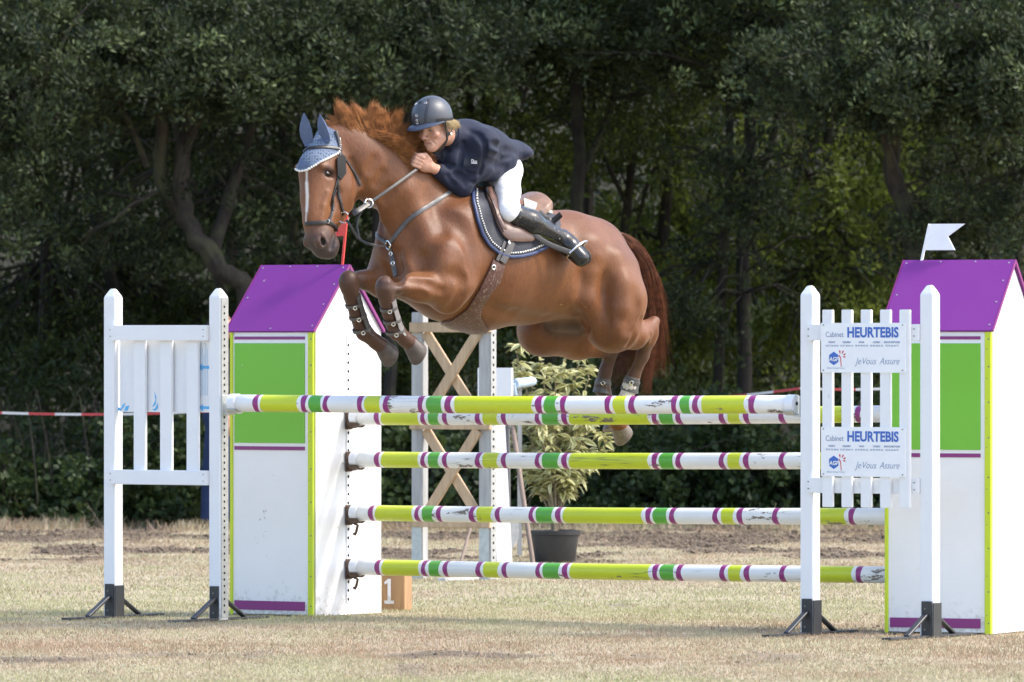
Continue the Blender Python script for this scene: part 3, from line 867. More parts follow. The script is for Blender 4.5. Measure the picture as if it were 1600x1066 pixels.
# far hind leg
hp += chain(Hc((912, 425, 40.90, .17), (880, 490, 40.86, .16), (848, 516, 40.78, .128)), .06)
hp += chain(Hc((848, 518, 40.78, .125), (900, 535, 40.92, .085), (952, 545, 41.03, .05)), .05)
hp += chain(Hc((958, 540, 41.05, .04), (946, 580, 41.06, .032), (941, 606, 41.06, .042)), .025)
hp += chain(Hc((941, 606, 41.06, .040), (952, 635, 41.06, .034), (960, 652, 41.04, .044)), .02)
hp += [rc(H(868, 503, 40.62), H(900, 505, 40.70), .05, .045, .05)]
# near shoulder, forearm, lower leg
hp += chain(Hc((735, 335, 40.00, .09), (700, 405, 39.84, .125), (690, 430, 39.80, .125)), .05)
hp += chain(Hc((728, 400, 39.97, .11), (708, 440, 39.84, .11), (698, 465, 39.80, .085)), .045)
hp += chain(Hc((697, 452, 39.80, .108), (655, 448, 39.66, .076), (618, 447, 39.54, .047)), .035)
hp += chain(Hc((705, 350, 39.95, .11), (675, 400, 39.86, .11)), .07)
hp += [el(H(602, 450, 39.51), [HF, HL, HU], (.056, .050, .064), .022)]
hp += chain(Hc((603, 462, 39.52, .044), (608, 490, 39.57, .033), (615, 508, 39.61, .034), (619, 517, 39.62, .044)), .018)
hp += chain(Hc((620, 518, 39.62, .042), (634, 531, 39.66, .037), (641, 536, 39.69, .043)), .018)
# far forearm, lower leg
hp += chain(Hc((655, 440, 40.14, .10), (600, 440, 39.98, .082), (562, 437, 39.86, .048)), .045)
hp += [el(H(545, 441, 39.81), [HF, HL, HU], (.056, .050, .064), .022)]
hp += chain(Hc((547, 453, 39.82, .044), (556, 490, 39.87, .032), (564, 510, 39.91, .034), (569, 519, 39.92, .044)), .018)
hp += chain(Hc((570, 520, 39.92, .042), (588, 535, 39.97, .037), (597, 541, 39.99, .043)), .018)
# breast
hp += [el(H(645, 428, 39.83), [HF, HL, HU], (.10, .105, .13), .05), el(H(607, 420, 40.0), [HF, HL, HU], (.10, .10, .13), .05)]
# neck
hp += chain(Hc((678, 352, 40.04, .255), (628, 294, 39.92, .205), (583, 256, 39.83, .168), (550, 230, 39.77, .125)), .07, M_nk)
hp += chain(Hc((690, 300, 40.10, .09), (640, 246, 39.96, .06), (590, 213, 39.85, .05), (545, 205, 39.77, .05)), .08, squash(HL, .6))
# head
hp += chain(Hc((518, 226, 39.74, .105), (506, 268, 39.68, .145)), .05, M_hd)
hp += chain(Hc((506, 268, 39.68, .140), (501, 310, 39.63, .112), (500, 345, 39.585, .092), (501, 366, 39.565, .078)), .05, M_hd)
hp += chain(Hc((535, 272, 39.72, .098), (537, 298, 39.70, .092), (524, 335, 39.645, .062)), .045, M_hd)
hp += chain(Hc((501, 374, 39.555, .077), (505, 383, 39.56, .071)), .03, squash(EL, .85))
hp += [el(H(517, 384, 39.575), [EF, EL, EA], (.042, .045, .05), .03), el(H(512, 395, 39.575), [EF, EL, EA], (.045, .045, .03), .02)]
cE = H(502, 273, 39.68)
for s in (1, -1):
    hp += [el(cE + EL * s * .088 + EF * .065 - EA * .018, [EF, EL, EA], (.045, .022, .022), .02)]            # brow
    hp += [el(cE + EL * s * .102 + EF * .046 + EA * .010, [EF, EL, EA], (.034, .016, .020), .016, 'sub')]     # socket
    hp += [rc(cE + EL * s * .094 + EF * .016 - EA * .006, cE + EL * s * .098 + EF * .048 - EA * .012, .007, .007, .010), rc(cE + EL * s * .098 + EF * .048 - EA * .012, cE + EL * s * .086 + EF * .074 + EA * .006, .007, .005, .010), rc(cE + EL * s * .092 + EF * .018 + EA * .026, cE + EL * s * .086 + EF * .066 + EA * .024, .005, .005, .010)]
    hp += [rc(cE + EL * s * .088 + EF * .02 + EA * .05, H(500, 345, 39.585) + EL * s * .062 - EF * .01, .014, .012, .03)]   # facial crest
    cN = H(501, 381, 39.555) + EF * .046 + EL * s * .042
    hp += [el(cN, [EF, EL, EA], (.036, .024, .036), .015)]
    hp += [el(cN + EL * s * .020 - EF * .004 + EA * .002, [EF * .8 + EA * .6, EL, EA * .8 - EF * .6], (.015, .026, .027), .008, 'sub')]
    if s > 0: hp += [rc(cN + EL * s * .018 + EF * .012 - EA * .034, cN + EL * s * .026 - EF * .026 + EA * .0, .007, .006, .012), rc(cN + EL * s * .026 - EF * .026, cN + EL * s * .016 - EF * .006 + EA * .034, .006, .006, .012)]
    cM = H(515, 381, 39.575)
    hp += [rc(cM + EL * s * .068 - EF * .03 - EA * .025, cM + EL * s * .05 + EF * .035 + EA * .02, .006, .006, .01, None, 'sub')]
# muscle lines cut and raised on the skin of a coarse first pass
def outward(V, F):
    c = V.mean(0)
    vol = np.einsum('ij,ij->i', V[F[:, 0]] - c, np.cross(V[F[:, 1]] - c, V[F[:, 2]] - c)).sum()
    return F[:, ::-1] if vol < 0 else F
def tree_of(V, F): return BVHTree.FromPolygons([Vector(q) for q in V], [tuple(int(i) for i in q) for q in F])
CAMP = Vector((0, 0, CAM_Z))
def cast(px, py, tree=None):
    tree = tree or hbvh
    h = tree.ray_cast(CAMP, (P(px, py, 40) - CAMP).normalized(), 80)
    if h[0] is None:                                       # just past the outline: nearest skin
        best = None
        for d in np.linspace(39.4, 41.2, 19):
            n = tree.find_nearest(P(px, py, float(d)))
            if best is None or n[3] < best[3]: best = n
        return best[0], best[1]
    return h[0], h[1]
cv, cf = surface(hp, .016, 2)
ctree = tree_of(cv, outward(cv, cf))
def groove(pts, r, depth, k):
    q = []
    for x, y in pts:
        p, n = cast(x, y, ctree)
        if n.dot(CAMP - p) < 0: n = -n
        q.append(np.array(p + n * (r - depth)))
    return [rc(a, b, r, r, k, None, 'sub') for a, b in zip(q, q[1:])]
def ridge(pts, r, h, k):
    q = []
    for x, y in pts:
        p, n = cast(x, y, ctree)
        if n.dot(CAMP - p) < 0: n = -n
        q.append(np.array(p - n * (r - h)))
    return [rc(a, b, r, r, k) for a, b in zip(q, q[1:])]
hp += groove([(560, 312), (578, 345), (596, 372), (606, 392)], .035, .020, .035)
hp += groove([(618, 398), (622, 420), (622, 440)], .03, .020, .03)
hp += groove([(700, 345), (682, 375), (664, 405), (660, 425)], .05, .004, .05)
hp += groove([(706, 424), (724, 440), (718, 465), (702, 484)], .035, .006, .035)
hp += groove([(640, 440), (668, 444), (690, 455)], .022, .005, .025)
hp += groove([(632, 460), (660, 461)], .02, .004, .02)
hp += groove([(1001, 500), (993, 520), (982, 540)], .02, .010, .02)
for q_ in ([(596, 440), (608, 441)], [(595, 452), (607, 453)]): hp += ridge(q_, .012, .005, .01)
hp += groove([(934, 398), (920, 430), (914, 470)], .06, .014, .06)
hp += ridge([(924, 378), (930, 396)], .07, .012, .07)
hp += groove([(985, 440), (990, 480), (984, 515)], .04, .010, .04)
hp += groove([(945, 440), (938, 490), (942, 525)], .06, .012, .04)
hp += ridge([(926, 430), (922, 470), (926, 505)], .05, .008, .05)
hp += groove([(893, 484), (908, 494), (918, 508)], .03, .012, .03)
hp += ridge([(965, 400), (975, 440), (972, 480)], .06, .008, .05)
hp += groove([(715, 350), (735, 390), (742, 430)], .05, .007, .05)
hp += ridge([(690, 385), (695, 410)], .05, .008, .05)
hp += groove([(548, 252), (557, 275), (556, 300)], .02, .010, .02)
hp += groove([(528, 300), (520, 322), (514, 345)], .02, .010, .02)
hp += ridge([(512, 300), (506, 322), (502, 345)], .012, .006, .016)
hp += groove([(526, 355), (521, 372), (517, 388)], .012, .010, .008)
hp += groove([(760, 478), (800, 492), (850, 498)], .04, .006, .04)
hp += ridge([(640, 300), (655, 335), (668, 375)], .05, .010, .06)
for y in (250, 272, 296): hp += groove([(585 + (y - 250) * .5, y), (578 + (y - 250) * .5, y + 14)], .03, .006, .03)
hp += ridge([(1018, 520), (1009, 548), (998, 572)], .011, .006, .012)
hp += ridge([(607, 475), (611, 495), (617, 510)], .010, .005, .010)

HVOX = float(globals().get('HVOX', 0.0062))
HV, HFc = surface(hp, HVOX, 3)
HFc = outward(HV, HFc)
HN = normals_of(HV, HFc)
hbvh = tree_of(HV, HFc)

# coat marks held by the skin itself: R dark points and nostril shade, G white hair, B skin-grey muzzle
def near(V, a, b):
    ab = b - a
    t = np.clip(((V - a) @ ab) / (ab @ ab), 0, 1)
    return np.linalg.norm(V - a - t[:, None] * ab, axis=1)
def soft(d, r0, r1): return np.clip((r1 - d) / (r1 - r0), 0, 1)
tint = np.zeros((len(HV), 4), np.float32); tint[:, 3] = 1
def seg(ch, pts, r0, r1, amt=1.0):
    for a, b in zip(pts, pts[1:]):
        tint[:, ch] = np.maximum(tint[:, ch], amt * soft(near(HV, np.array(a), np.array(b)), r0, r1))
seg(0, [H(602, 450, 39.51), H(610, 490, 39.57), H(620, 524, 39.62), H(644, 543, 39.69)], .06, .13, .85)
seg(0, [H(545, 441, 39.81), H(556, 490, 39.87), H(570, 527, 39.92), H(600, 546, 39.99)], .06, .13, .85)
seg(0, [H(1004, 556, 40.86), H(990, 590, 40.88)], .05, .12, .8)
seg(0, [H(955, 545, 41.05), H(941, 606, 41.06), H(960, 652, 41.04)], .06, .12, .9)
seg(0, [H(868, 508, 40.62), H(905, 508, 40.72)], .05, .10, .9)
bl = [np.array(cast(x, y)[0]) for x, y in ((479, 262), (479, 285), (480, 305), (479, 330), (478, 346))]
seg(1, bl[:2], .002, .009, .8); seg(1, bl[1:4], .004, .012, 1.0); seg(1, bl[3:], .002, .008, .8)
seg(1, [H(985, 606, 40.88), H(976, 640, 40.85)], .05, .07, .75)
seg(2, [H(499, 380, 39.545), H(512, 394, 39.565)], .06, .125, 1.0)
for s_ in (1, -1): seg(0, [H(501, 381, 39.555) + EF * .046 + EL * s_ * .055, H(501, 381, 39.555) + EF * .042 + EL * s_ * .03], .012, .034, 1.0)  # shade inside the nostrils put into the colour
seg(2, [np.array(cE + EL * .1 + EF * .046)] * 1 + [np.array(cE + EL * .1 + EF * .06)], .018, .04, .8)
seg(2, [np.array(cE - EL * .1 + EF * .046)] * 1 + [np.array(cE - EL * .1 + EF * .06)], .018, .04, .8)

def coat_mat():
    m, nt, b = newmat('chestnut_coat')
    n1 = noise(nt, 2.6, 5, 0.6)
    c1 = ramp(nt, n1.outputs[0], [(0.30, (0.100, 0.034, 0.0110)), (0.52, (0.145, 0.052, 0.0165)), (0.75, (0.185, 0.072, 0.0245))])
    n2 = noise(nt, 90, 5, 0.7, vscale=(1, 1, 0.35))
    c = mix(nt, 0.5, c1.outputs[0], n2.outputs[0], 'OVERLAY')
    at = nt.nodes.new('ShaderNodeAttribute'); at.attribute_name = 'tint'
    sp = nt.nodes.new('ShaderNodeSeparateColor'); nt.links.new(at.outputs['Color'], sp.inputs[0])
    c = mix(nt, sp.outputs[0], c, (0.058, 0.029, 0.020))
    c = mix(nt, sp.outputs[2], c, (0.045, 0.031, 0.029))
    c = mix(nt, sp.outputs[1], c, (0.62, 0.56, 0.50))
    # dried mud flecks
    n4 = noise(nt, 45, 3, 0.5)
    f = ramp(nt, n4.outputs[0], [(0.735, 0.0), (0.76, 0.55)])
    c = mix(nt, f.outputs[0], c, (0.42, 0.33, 0.24))
    nt.links.new(c, b.inputs['Base Color'])
    b.inputs['Roughness'].default_value = 0.48
    b.inputs['Specular IOR Level'].default_value = 0.34
    b.inputs['Sheen Weight'].default_value = 0.10
    b.inputs['Sheen Roughness'].default_value = 0.4
    b.inputs['Sheen Tint'].default_value = (1, .75, .55, 1)
    # fine hair, veins and wrinkled skin
    v = nt.nodes.new('ShaderNodeTexNoise'); v.inputs['Scale'].default_value = 13; v.inputs['Detail'].default_value = 3; v.inputs['Distortion'].default_value = 1.2
    tc = nt.nodes.new('ShaderNodeTexCoord'); nt.links.new(tc.outputs['Object'], v.inputs['Vector'])
    ab = nt.nodes.new('ShaderNodeMath'); ab.operation = 'SUBTRACT'; ab.inputs[1].default_value = 0.5; nt.links.new(v.outputs[0], ab.inputs[0])
    ab2 = nt.nodes.new('ShaderNodeMath'); ab2.operation = 'ABSOLUTE'; nt.links.new(ab.outputs[0], ab2.inputs[0])
    vr = ramp(nt, ab2.outputs[0], [(0.0, 1.0), (0.035, 0.0)])
    b1 = nt.nodes.new('ShaderNodeBump'); b1.inputs['Strength'].default_value = 0.14; b1.inputs['Distance'].default_value = 0.003
    nt.links.new(vr.outputs[0], b1.inputs['Height'])
    b2 = nt.nodes.new('ShaderNodeBump'); b2.inputs['Strength'].default_value = 0.5; b2.inputs['Distance'].default_value = 0.003
    nt.links.new(n2.outputs[0], b2.inputs['Height']); nt.links.new(b1.outputs[0], b2.inputs['Normal'])
    n5 = noise(nt, 9, 3, 0.5)
    b3 = nt.nodes.new('ShaderNodeBump'); b3.inputs['Strength'].default_value = 0.10; b3.inputs['Distance'].default_value = 0.02
    nt.links.new(n5.outputs[0], b3.inputs['Height']); nt.links.new(b2.outputs[0], b3.inputs['Normal'])
    nt.links.new(b3.outputs[0], b.inputs['Normal'])
    return m
m_coat = coat_mat()
horse = thing('horse', (H(800, 600, 40.4)[0], 40.4, 0.85), 'chestnut horse with a red mane and a thin white blaze leaping over the striped poles', 'horse')
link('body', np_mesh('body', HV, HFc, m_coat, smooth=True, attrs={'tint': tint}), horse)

# eyes
m_eye = simple('horse_eye', (0.012, 0.008, 0.006), 0.05, 0.1)
for s in (1, -1):
    mb = MB(Matrix.Translation(Vector(cE + EL * s * .083 + EF * .046 + EA * .010)) @ Matrix((EF * 1.25, EL, EA * .82)).transposed().to_4x4())
    mb.lathe([(0.0225 * math.sin(a), 0.0225 * math.cos(a)) for a in np.linspace(0.01, math.pi - .01, 12)], 16)
    mb.build('eye', m_eye, horse, smooth=True)

# hooves
m_hoof = simple('hoof_horn', (0.075, 0.056, 0.046), 0.5, 0.35, 30, 0.2, 60)
m_hoofp = simple('hoof_horn_pale', (0.125, 0.095, 0.072), 0.5, 0.3, 30, 0.2, 60)
m_steel = simple('worn_steel', (0.45, 0.43, 0.40), 0.35, 0.2, 40, metal=1.0)
def hoof(top, ax, front, m, size=1.0):
    """top: coronet centre, ax: towards the sole, front: towards the toe"""
    ax = Vector(ax).normalized(); fr = Vector(front); fr = (fr - ax * fr.dot(ax)).normalized(); sd = ax.cross(fr)
    M = Matrix((sd, fr, ax)).transposed().to_4x4(); M.translation = Vector(top)
    mb = MB(M)
    n = 24; rings = []
    for t, r, off in ((-.014, .036, -.006), (0, .045, 0), (.008, .047, .004), (.035, .054, .016), (.068, .062, .030), (.074, .060, .030), (.070, .044, .026)):
        rings.append([((r * .94) * size * math.cos(2 * math.pi * k / n), (off + r * math.sin(2 * math.pi * k / n) * (1.08 if math.sin(2 * math.pi * k / n) > 0 else .85)) * size, t * size + (-.016 * size * max(0, -math.sin(2 * math.pi * k / n)) if 0 <= t < .05 else 0)) for k in range(n)])
    vs = [q for r in rings for q in r]
    fs = [(i * n + k, i * n + (k + 1) % n, (i + 1) * n + (k + 1) % n, (i + 1) * n + k) for i in range(len(rings) - 1) for k in range(n)]
    fs.append(tuple((len(rings) - 1) * n + k for k in range(n))); fs.append(tuple(range(n - 1, -1, -1)))
    mb.add(vs, fs)
    h = mb.build('hoof', m, horse, smooth=True)
hoof(H(640, 536, 39.685), H(664, 551, 39.76) - H(640, 536, 39.685), H(633, 560, 39.62) - H(640, 536, 39.685), m_hoof)
hoof(H(596, 540, 39.985), H(618, 553, 40.06) - H(596, 540, 39.985), H(590, 565, 39.92) - H(596, 540, 39.985), m_hoof)
hoof(H(966, 662, 40.87), H(984, 681, 40.93) - H(966, 662, 40.87), H(952, 690, 40.80) - H(966, 662, 40.87), m_hoofp, 1.0)
hoof(H(960, 652, 41.04), H(964, 680, 41.02) - H(960, 652, 41.04), H(935, 660, 40.86) - H(960, 652, 41.04), m_hoofp)

# mane and tail: tapering locks of hair
def hair_mat(name, c0, c1):
    m, nt, b = newmat(name)
    n = noise(nt, 30, 4, 0.6)
    r = ramp(nt, n.outputs[0], [(0.3, c0), (0.7, c1)])
    nt.links.new(r.outputs[0], b.inputs['Base Color'])
    b.inputs['Roughness'].default_value = 0.42
    b.inputs['Specular IOR Level'].default_value = 0.4
    b.inputs['Transmission Weight'].default_value = 0.0
    b.inputs['Subsurface Weight'].default_value = 0.0
    tr = nt.nodes.new('ShaderNodeBsdfTranslucent')
    nt.links.new(r.outputs[0], tr.inputs[0])
    mx = nt.nodes.new('ShaderNodeMixShader'); mx.inputs[0].default_value = 0.3
    nt.links.new(b.outputs[0], mx.inputs[1]); nt.links.new(tr.outputs[0], mx.inputs[2])
    nt.links.new(mx.outputs[0], nt.nodes['Material Output'].inputs[0])
    return m
def strands(name, curves, mat, parent):
    """curves: list of (points (k,3), root width); each a tapering three-sided strand"""
    V, Fq = [], []
    for pts, wd in curves:
        pts = np.asarray(pts); k = len(pts)
        t = np.gradient(pts, axis=0); t /= np.linalg.norm(t, axis=1)[:, None] + 1e-9
        ref = np.array([0.3, -1, 0.2]); x = np.cross(t, ref); x /= np.linalg.norm(x, axis=1)[:, None] + 1e-9
        y = np.cross(t, x)
        rr = wd * np.clip(1 - np.linspace(0, 1, k) ** 2.2, 0.06, 1)[:, None]
        b = len(V) * 1
        base = sum(len(q) for q in V)
        ring = np.stack([pts + rr * (math.cos(a) * x + math.sin(a) * y) for a in (0, 2.094, 4.189)], 1).reshape(-1, 3)
        V.append(ring)
        i = np.arange(k - 1)[:, None] * 3
        for c in range(3):
            d = (c + 1) % 3
            Fq.append(base + np.concatenate([i + c, i + d, i + 3 + d, i + 3 + c], 1))
    return link(name, np_mesh(name, np.concatenate(V), np.concatenate(Fq), mat, smooth=True), parent)
rng = np.random.default_rng(5)
def bez(p0, p1, p2, p3, k=9):
    t = np.linspace(0, 1, k)[:, None]
    return (1 - t) ** 3 * p0 + 3 * (1 - t) ** 2 * t * p1 + 3 * (1 - t) * t * t * p2 + t ** 3 * p3
m_mane = hair_mat('chestnut_mane', (0.20, 0.066, 0.020), (0.62, 0.28, 0.095))
m_tail = hair_mat('chestnut_tail', (0.080, 0.025, 0.012), (0.30, 0.105, 0.045))
mane = []
def lock(r0, r1, mid, tip, count, spread, wd=(.0008, .0017), lift=.0):
    """a lock of hair: roots along r0-r1 on the crest, gathering past mid to tip"""
    a0, a1, m, t = np.array(r0), np.array(r1), np.array(mid), np.array(tip)
    for q in range(int(count * 1.9)):
        u = rng.uniform()
        a = a0 * (1 - u) + a1 * u + HL * rng.normal(.022, .020) - HU * rng.uniform(0, .05)
        f_ = hbvh.find_nearest(Vector(a)); a = np.array(f_[0] - f_[1] * .003) if f_[0] is not None else a
        g = rng.normal(0, 1, 3)
        e = t + g * spread * .95 + (a - (a0 + a1) / 2) * .25
        e = a + (e - a) * (rng.uniform(.55, 1.04) if rng.uniform() < .93 else rng.uniform(1.0, 1.2))
        mm = m + g * spread * 1.1 + (a - (a0 + a1) / 2) * .6
        c1 = a * .45 + mm * .55 + rng.normal(0, .004, 3)
        c2 = mm * .6 + e * .4 + rng.normal(0, .006, 3)
        mane.append((bez(a, c1, c2, e, 8), rng.uniform(*wd)))
LK = [  # root pair, mid, tip (px, py), depth, count, spread
    ((532, 198), (548, 200), (522, 194), (508, 180), 39.74, 120, .006), ((536, 199), (552, 200), (526, 184), (514, 172), 39.75, 80, .006),
    ((536, 200), (560, 203), (533, 176), (529, 152), 39.76, 520, .009), ((548, 201), (566, 204), (546, 180), (538, 162), 39.78, 260, .007),
    ((552, 203), (574, 206), (555, 178), (550, 154), 39.79, 420, .008), ((560, 204), (580, 208), (568, 182), (562, 164), 39.80, 300, .008),
    ((564, 205), (590, 212), (580, 180), (583, 155), 39.82, 560, .010), ((576, 208), (598, 216), (592, 186), (596, 163), 39.84, 420, .010),
    ((584, 212), (608, 221), (604, 188), (622, 165), 39.86, 460, .010), ((594, 216), (616, 226), (614, 196), (617, 174), 39.87, 260, .010),
    ((598, 218), (622, 230), (618, 202), (638, 190), 39.88, 420, .012), ((608, 222), (632, 236), (634, 212), (652, 202), 39.90, 420, .012),
    ((556, 205), (600, 220), (590, 206), (632, 212), 39.80, 420, .010), ((575, 208), (615, 228), (606, 212), (640, 222), 39.81, 420, .010),
    ((620, 228), (650, 248), (645, 222), (664, 222), 39.93, 420, .014), ((630, 234), (658, 256), (655, 235), (670, 238), 39.95, 420, .014),
    ((596, 220), (636, 244), (628, 230), (652, 236), 39.86, 520, .011), ((585, 214), (625, 238), (612, 224), (646, 234), 39.84, 520, .011),
    ((612, 232), (644, 250), (636, 242), (656, 244), 39.86, 380, .010), ((600, 226), (634, 248), (622, 240), (642, 248), 39.84, 300, .010)]
for r0, r1, m, t, d, c, sp in LK:
    lock(H(*r0, d), H(*r1, d + .03), H(m[0], m[1] + 5, d), H(t[0], t[1] + 9, d - .02), c, sp)
strands('mane', mane, m_mane, horse)
tail = []
d0, d1 = H(948, 366, 40.86), H(972, 386, 40.97)
for q in range(2600):
    u = rng.uniform()
    a = d0 * (1 - u) + d1 * u + rng.normal(0, .010, 3)
    w = rng.uniform(-1, 1)                                   # across the tail
    z = rng.uniform()
    b1 = H(1008 + 10 * w - 8 * u, 364 + 14 * u - 14 * w, 41.0 + rng.normal(0, .02))
    if z < .70:
        b2 = H(1029 + 17 * w + rng.normal(0, 3), 460, 41.08 + rng.normal(0, .05)); e = H(1016 + 15 * w + rng.normal(0, 10), 475 + 120 * rng.random() ** .7, 41.10 + rng.normal(0, .04))
    elif z < .88:
        b2 = H(1024 + 12 * w, 480, 41.14 + rng.normal(0, .03)); e = H(rng.uniform(945, 992), rng.uniform(560, 612), 41.14 + rng.normal(0, .03))
    else:
        b2 = H(1030 + 12 * w, 500, 41.06 + rng.normal(0, .03)); e = H(rng.uniform(1000, 1018), rng.uniform(590, 622), 41.02 + rng.normal(0, .03))
    tail.append((bez(a, b1, b2, e, 12) + np.sin(np.linspace(0, 5, 12) + rng.uniform(0, 6))[:, None] * rng.normal(0, .003, 3) * np.linspace(0, 1, 12)[:, None], rng.uniform(.0010, .0021)))
strands('tail', tail, m_tail, horse)
# ------------------------------------------------------------------ tack
def dens(path, step=2.5):
    out = []
    for a, b in zip(path, path[1:]):
        n = max(1, int(math.hypot(b[0] - a[0], b[1] - a[1]) / step))
        out += [(a[0] + (b[0] - a[0]) * i / n, a[1] + (b[1] - a[1]) * i / n) for i in range(n)]
    return out + [path[-1]]
def skin(path, off=0.0, step=2.5, tree=None):
    pn = [cast(x, y, tree) for x, y in dens(path, step)]
    pts = [np.array(p) for p, n in pn]; ns = [np.array(n if n.dot(CAMP - p) > -abs(1e9) else n) for p, n in pn]
    for it in range(2):
        ns = [ns[max(0, i - 1)] + ns[i] + ns[min(len(ns) - 1, i + 1)] for i in range(len(ns))]
        ns = [q / np.linalg.norm(q) for q in ns]
        pts = [pts[i] if i in (0, len(pts) - 1) else (pts[i - 1] + 2 * pts[i] + pts[i + 1]) / 4 for i in range(len(pts))]
    return [p + n * off for p, n in zip(pts, ns)], ns
def band(mb, pts, ns, wd, th):
    """flat strap through pts lying against the skin"""
    n = len(pts); vs = []
    for i in range(n):
        t = pts[min(i + 1, n - 1)] - pts[max(i - 1, 0)]; t = t / (np.linalg.norm(t) + 1e-9)
        x = np.cross(t, ns[i]); x /= np.linalg.norm(x) + 1e-9
        w = wd(i / (n - 1)) if callable(wd) else wd
        for sx, su in ((-1, -.6), (1, -.6), (1, .75), (.75, 1), (-.75, 1), (-1, .75)):
            vs.append(pts[i] + x * sx * w / 2 + ns[i] * su * th)
    fs = [(i * 6 + k, i * 6 + (k + 1) % 6, (i + 1) * 6 + (k + 1) % 6, (i + 1) * 6 + k) for i in range(n - 1) for k in range(6)]
    fs += [tuple(range(5, -1, -1)), tuple((n - 1) * 6 + k for k in range(6))]
    mb.add(vs, fs)
def strap(name, path, wd, th, mat, parent, off=0.002, step=2.5):
    mb = MB(); p, n = skin(path, off, step); band(mb, p, n, wd, th)
    return mb.build(name, mat, parent, smooth=True)
def ring(mb, c, axis, r, wire, n=18):
    ax = Vector(axis).normalized(); x = ax.orthogonal().normalized(); y = ax.cross(x)
    mb.tube([Vector(c) + (x * math.cos(2 * math.pi * k / n) + y * math.sin(2 * math.pi * k / n)) * r for k in range(n + 1)], wire, 6, False)
SAG = np.array(H(748, 408, 40.27))
def mirrored(p):
    q = p - HL * 2 * ((p - SAG) @ HL)
    f = hbvh.find_nearest(Vector(q))
    return np.array(f[0]), np.array(f[1])
from mathutils.geometry import delaunay_2d_cdt
def patch(name, poly, off, th, mat, parent, both=False, step=4.0, puff=0.0, tree=None, smoothn=4):
    """sheet cut to a pixel outline, laid over the skin; th thick"""
    edge = dens(poly + [poly[0]], step)[:-1]
    xs = [p[0] for p in edge]; ys = [p[1] for p in edge]
    pts = [Vector(p) for p in edge]
    ne = len(edge)
    def inside(x, y):
        c = False
        for (x1, y1), (x2, y2) in zip(edge, edge[1:] + edge[:1]):
            if (y1 > y) != (y2 > y) and x < (x2 - x1) * (y - y1) / (y2 - y1) + x1: c = not c
        return c
    def dist(x, y): return min(math.hypot(x - a, y - b) for a, b in edge)
    row = 0; y = min(ys)
    while y < max(ys):
        x = min(xs) + (step / 2 if row % 2 else 0)
        while x < max(xs):
            if inside(x, y) and dist(x, y) > step * .6: pts.append(Vector((x, y)))
            x += step
        y += step * .87; row += 1
    vo, eo, fo, ov, oe, of = delaunay_2d_cdt(pts, [(i, (i + 1) % ne) for i in range(ne)], [], 1, 1e-4)
    V2 = [(q[0], q[1]) for q in vo]
    pn = [cast(x, y, tree) for x, y in V2]
    A = np.array([p for p, n in pn]); N = np.array([n for p, n in pn])
    nb = [[] for _ in V2]
    for a, b in eo: nb[a].append(b); nb[b].append(a)
    for it in range(smoothn):
        N = np.array([(N[i] * 2 + sum(N[j] for j in nb[i])) for i in range(len(V2))]); N /= np.linalg.norm(N, axis=1)[:, None]
    A0 = A.copy()
    dep = A @ np.array([0, 1, 0])
    pf = np.array([min(1, dist(x, y) / 10) for x, y in V2]) ** .5 * puff if puff else np.zeros(len(V2))
    obs = []
    for side in ((0, 1) if both else (0,)):
        if side:
            q = [mirrored(p) for p in A]; A = np.array([a for a, b in q]); N = np.array([b for a, b in q])
            for it in range(smoothn):
                N = np.array([(N[i] * 2 + sum(N[j] for j in nb[i])) for i in range(len(V2))]); N /= np.linalg.norm(N, axis=1)[:, None]
        top = A + N * (off + th + pf)[:, None]; bot = A + N * off
        cnt = {}
        for f in fo:
            for a, b in zip(f, f[1:] + f[:1]): cnt[(a, b)] = cnt.get((a, b), 0) + 1
        bd = [e for e in cnt if (e[1], e[0]) not in cnt]
        n = len(V2)
        mb = MB(); mb.add([*top, *bot], [tuple(f) for f in fo] + [tuple(n + i for i in reversed(f)) for f in fo] + [(a, n + a, n + b, b) for a, b in bd])
        obs.append(mb.build(name, mat, parent, smooth=True))
    return obs

def leather(name, c, rough=0.38, var=.25, wear=None):
    m = simple(name, c, rough, var, 22, 0.25, 140)
    return m
m_black = leather('black_leather', (0.018, 0.015, 0.014), 0.4)
m_brown = leather('brown_leather', (0.095, 0.045, 0.028), 0.36)
m_greyl = leather('grey_boot_leather', (0.085, 0.078, 0.074), 0.45)
m_silver = simple('silver_metal', (0.72, 0.70, 0.66), 0.25, 0.1, 30, metal=1.0)
m_navy_pad = simple('navy_quilt', (0.010, 0.012, 0.022), 0.6, 0.3, 40, 0.6, 55)
m_bluebind = simple('dark_blue_binding', (0.025, 0.042, 0.115), 0.55, 0.2, 60)
m_white_cord = simple('white_cord', (0.72, 0.70, 0.66), 0.6, 0.1, 60)
def crochet():
    m, nt, b = newmat('blue_crochet')
    tc = nt.nodes.new('ShaderNodeTexCoord')
    v = nt.nodes.new('ShaderNodeTexVoronoi'); v.inputs['Scale'].default_value = 70; v.inputs['Randomness'].default_value = .35
    nt.links.new(tc.outputs['Object'], v.inputs['Vector'])
    r = ramp(nt, v.outputs['Distance'], [(0.12, (0.020, 0.024, 0.038)), (0.42, (0.125, 0.165, 0.235))])
    nt.links.new(r.outputs[0], b.inputs['Base Color']); b.inputs['Roughness'].default_value = .8
    bump(nt, b, v.outputs['Distance'], 0.8, 0.004)
    return m
m_croch = crochet()
m_bluecloth = simple('blue_cloth', (0.080, 0.112, 0.200), 0.75, 0.12, 30, 0.3, 120)

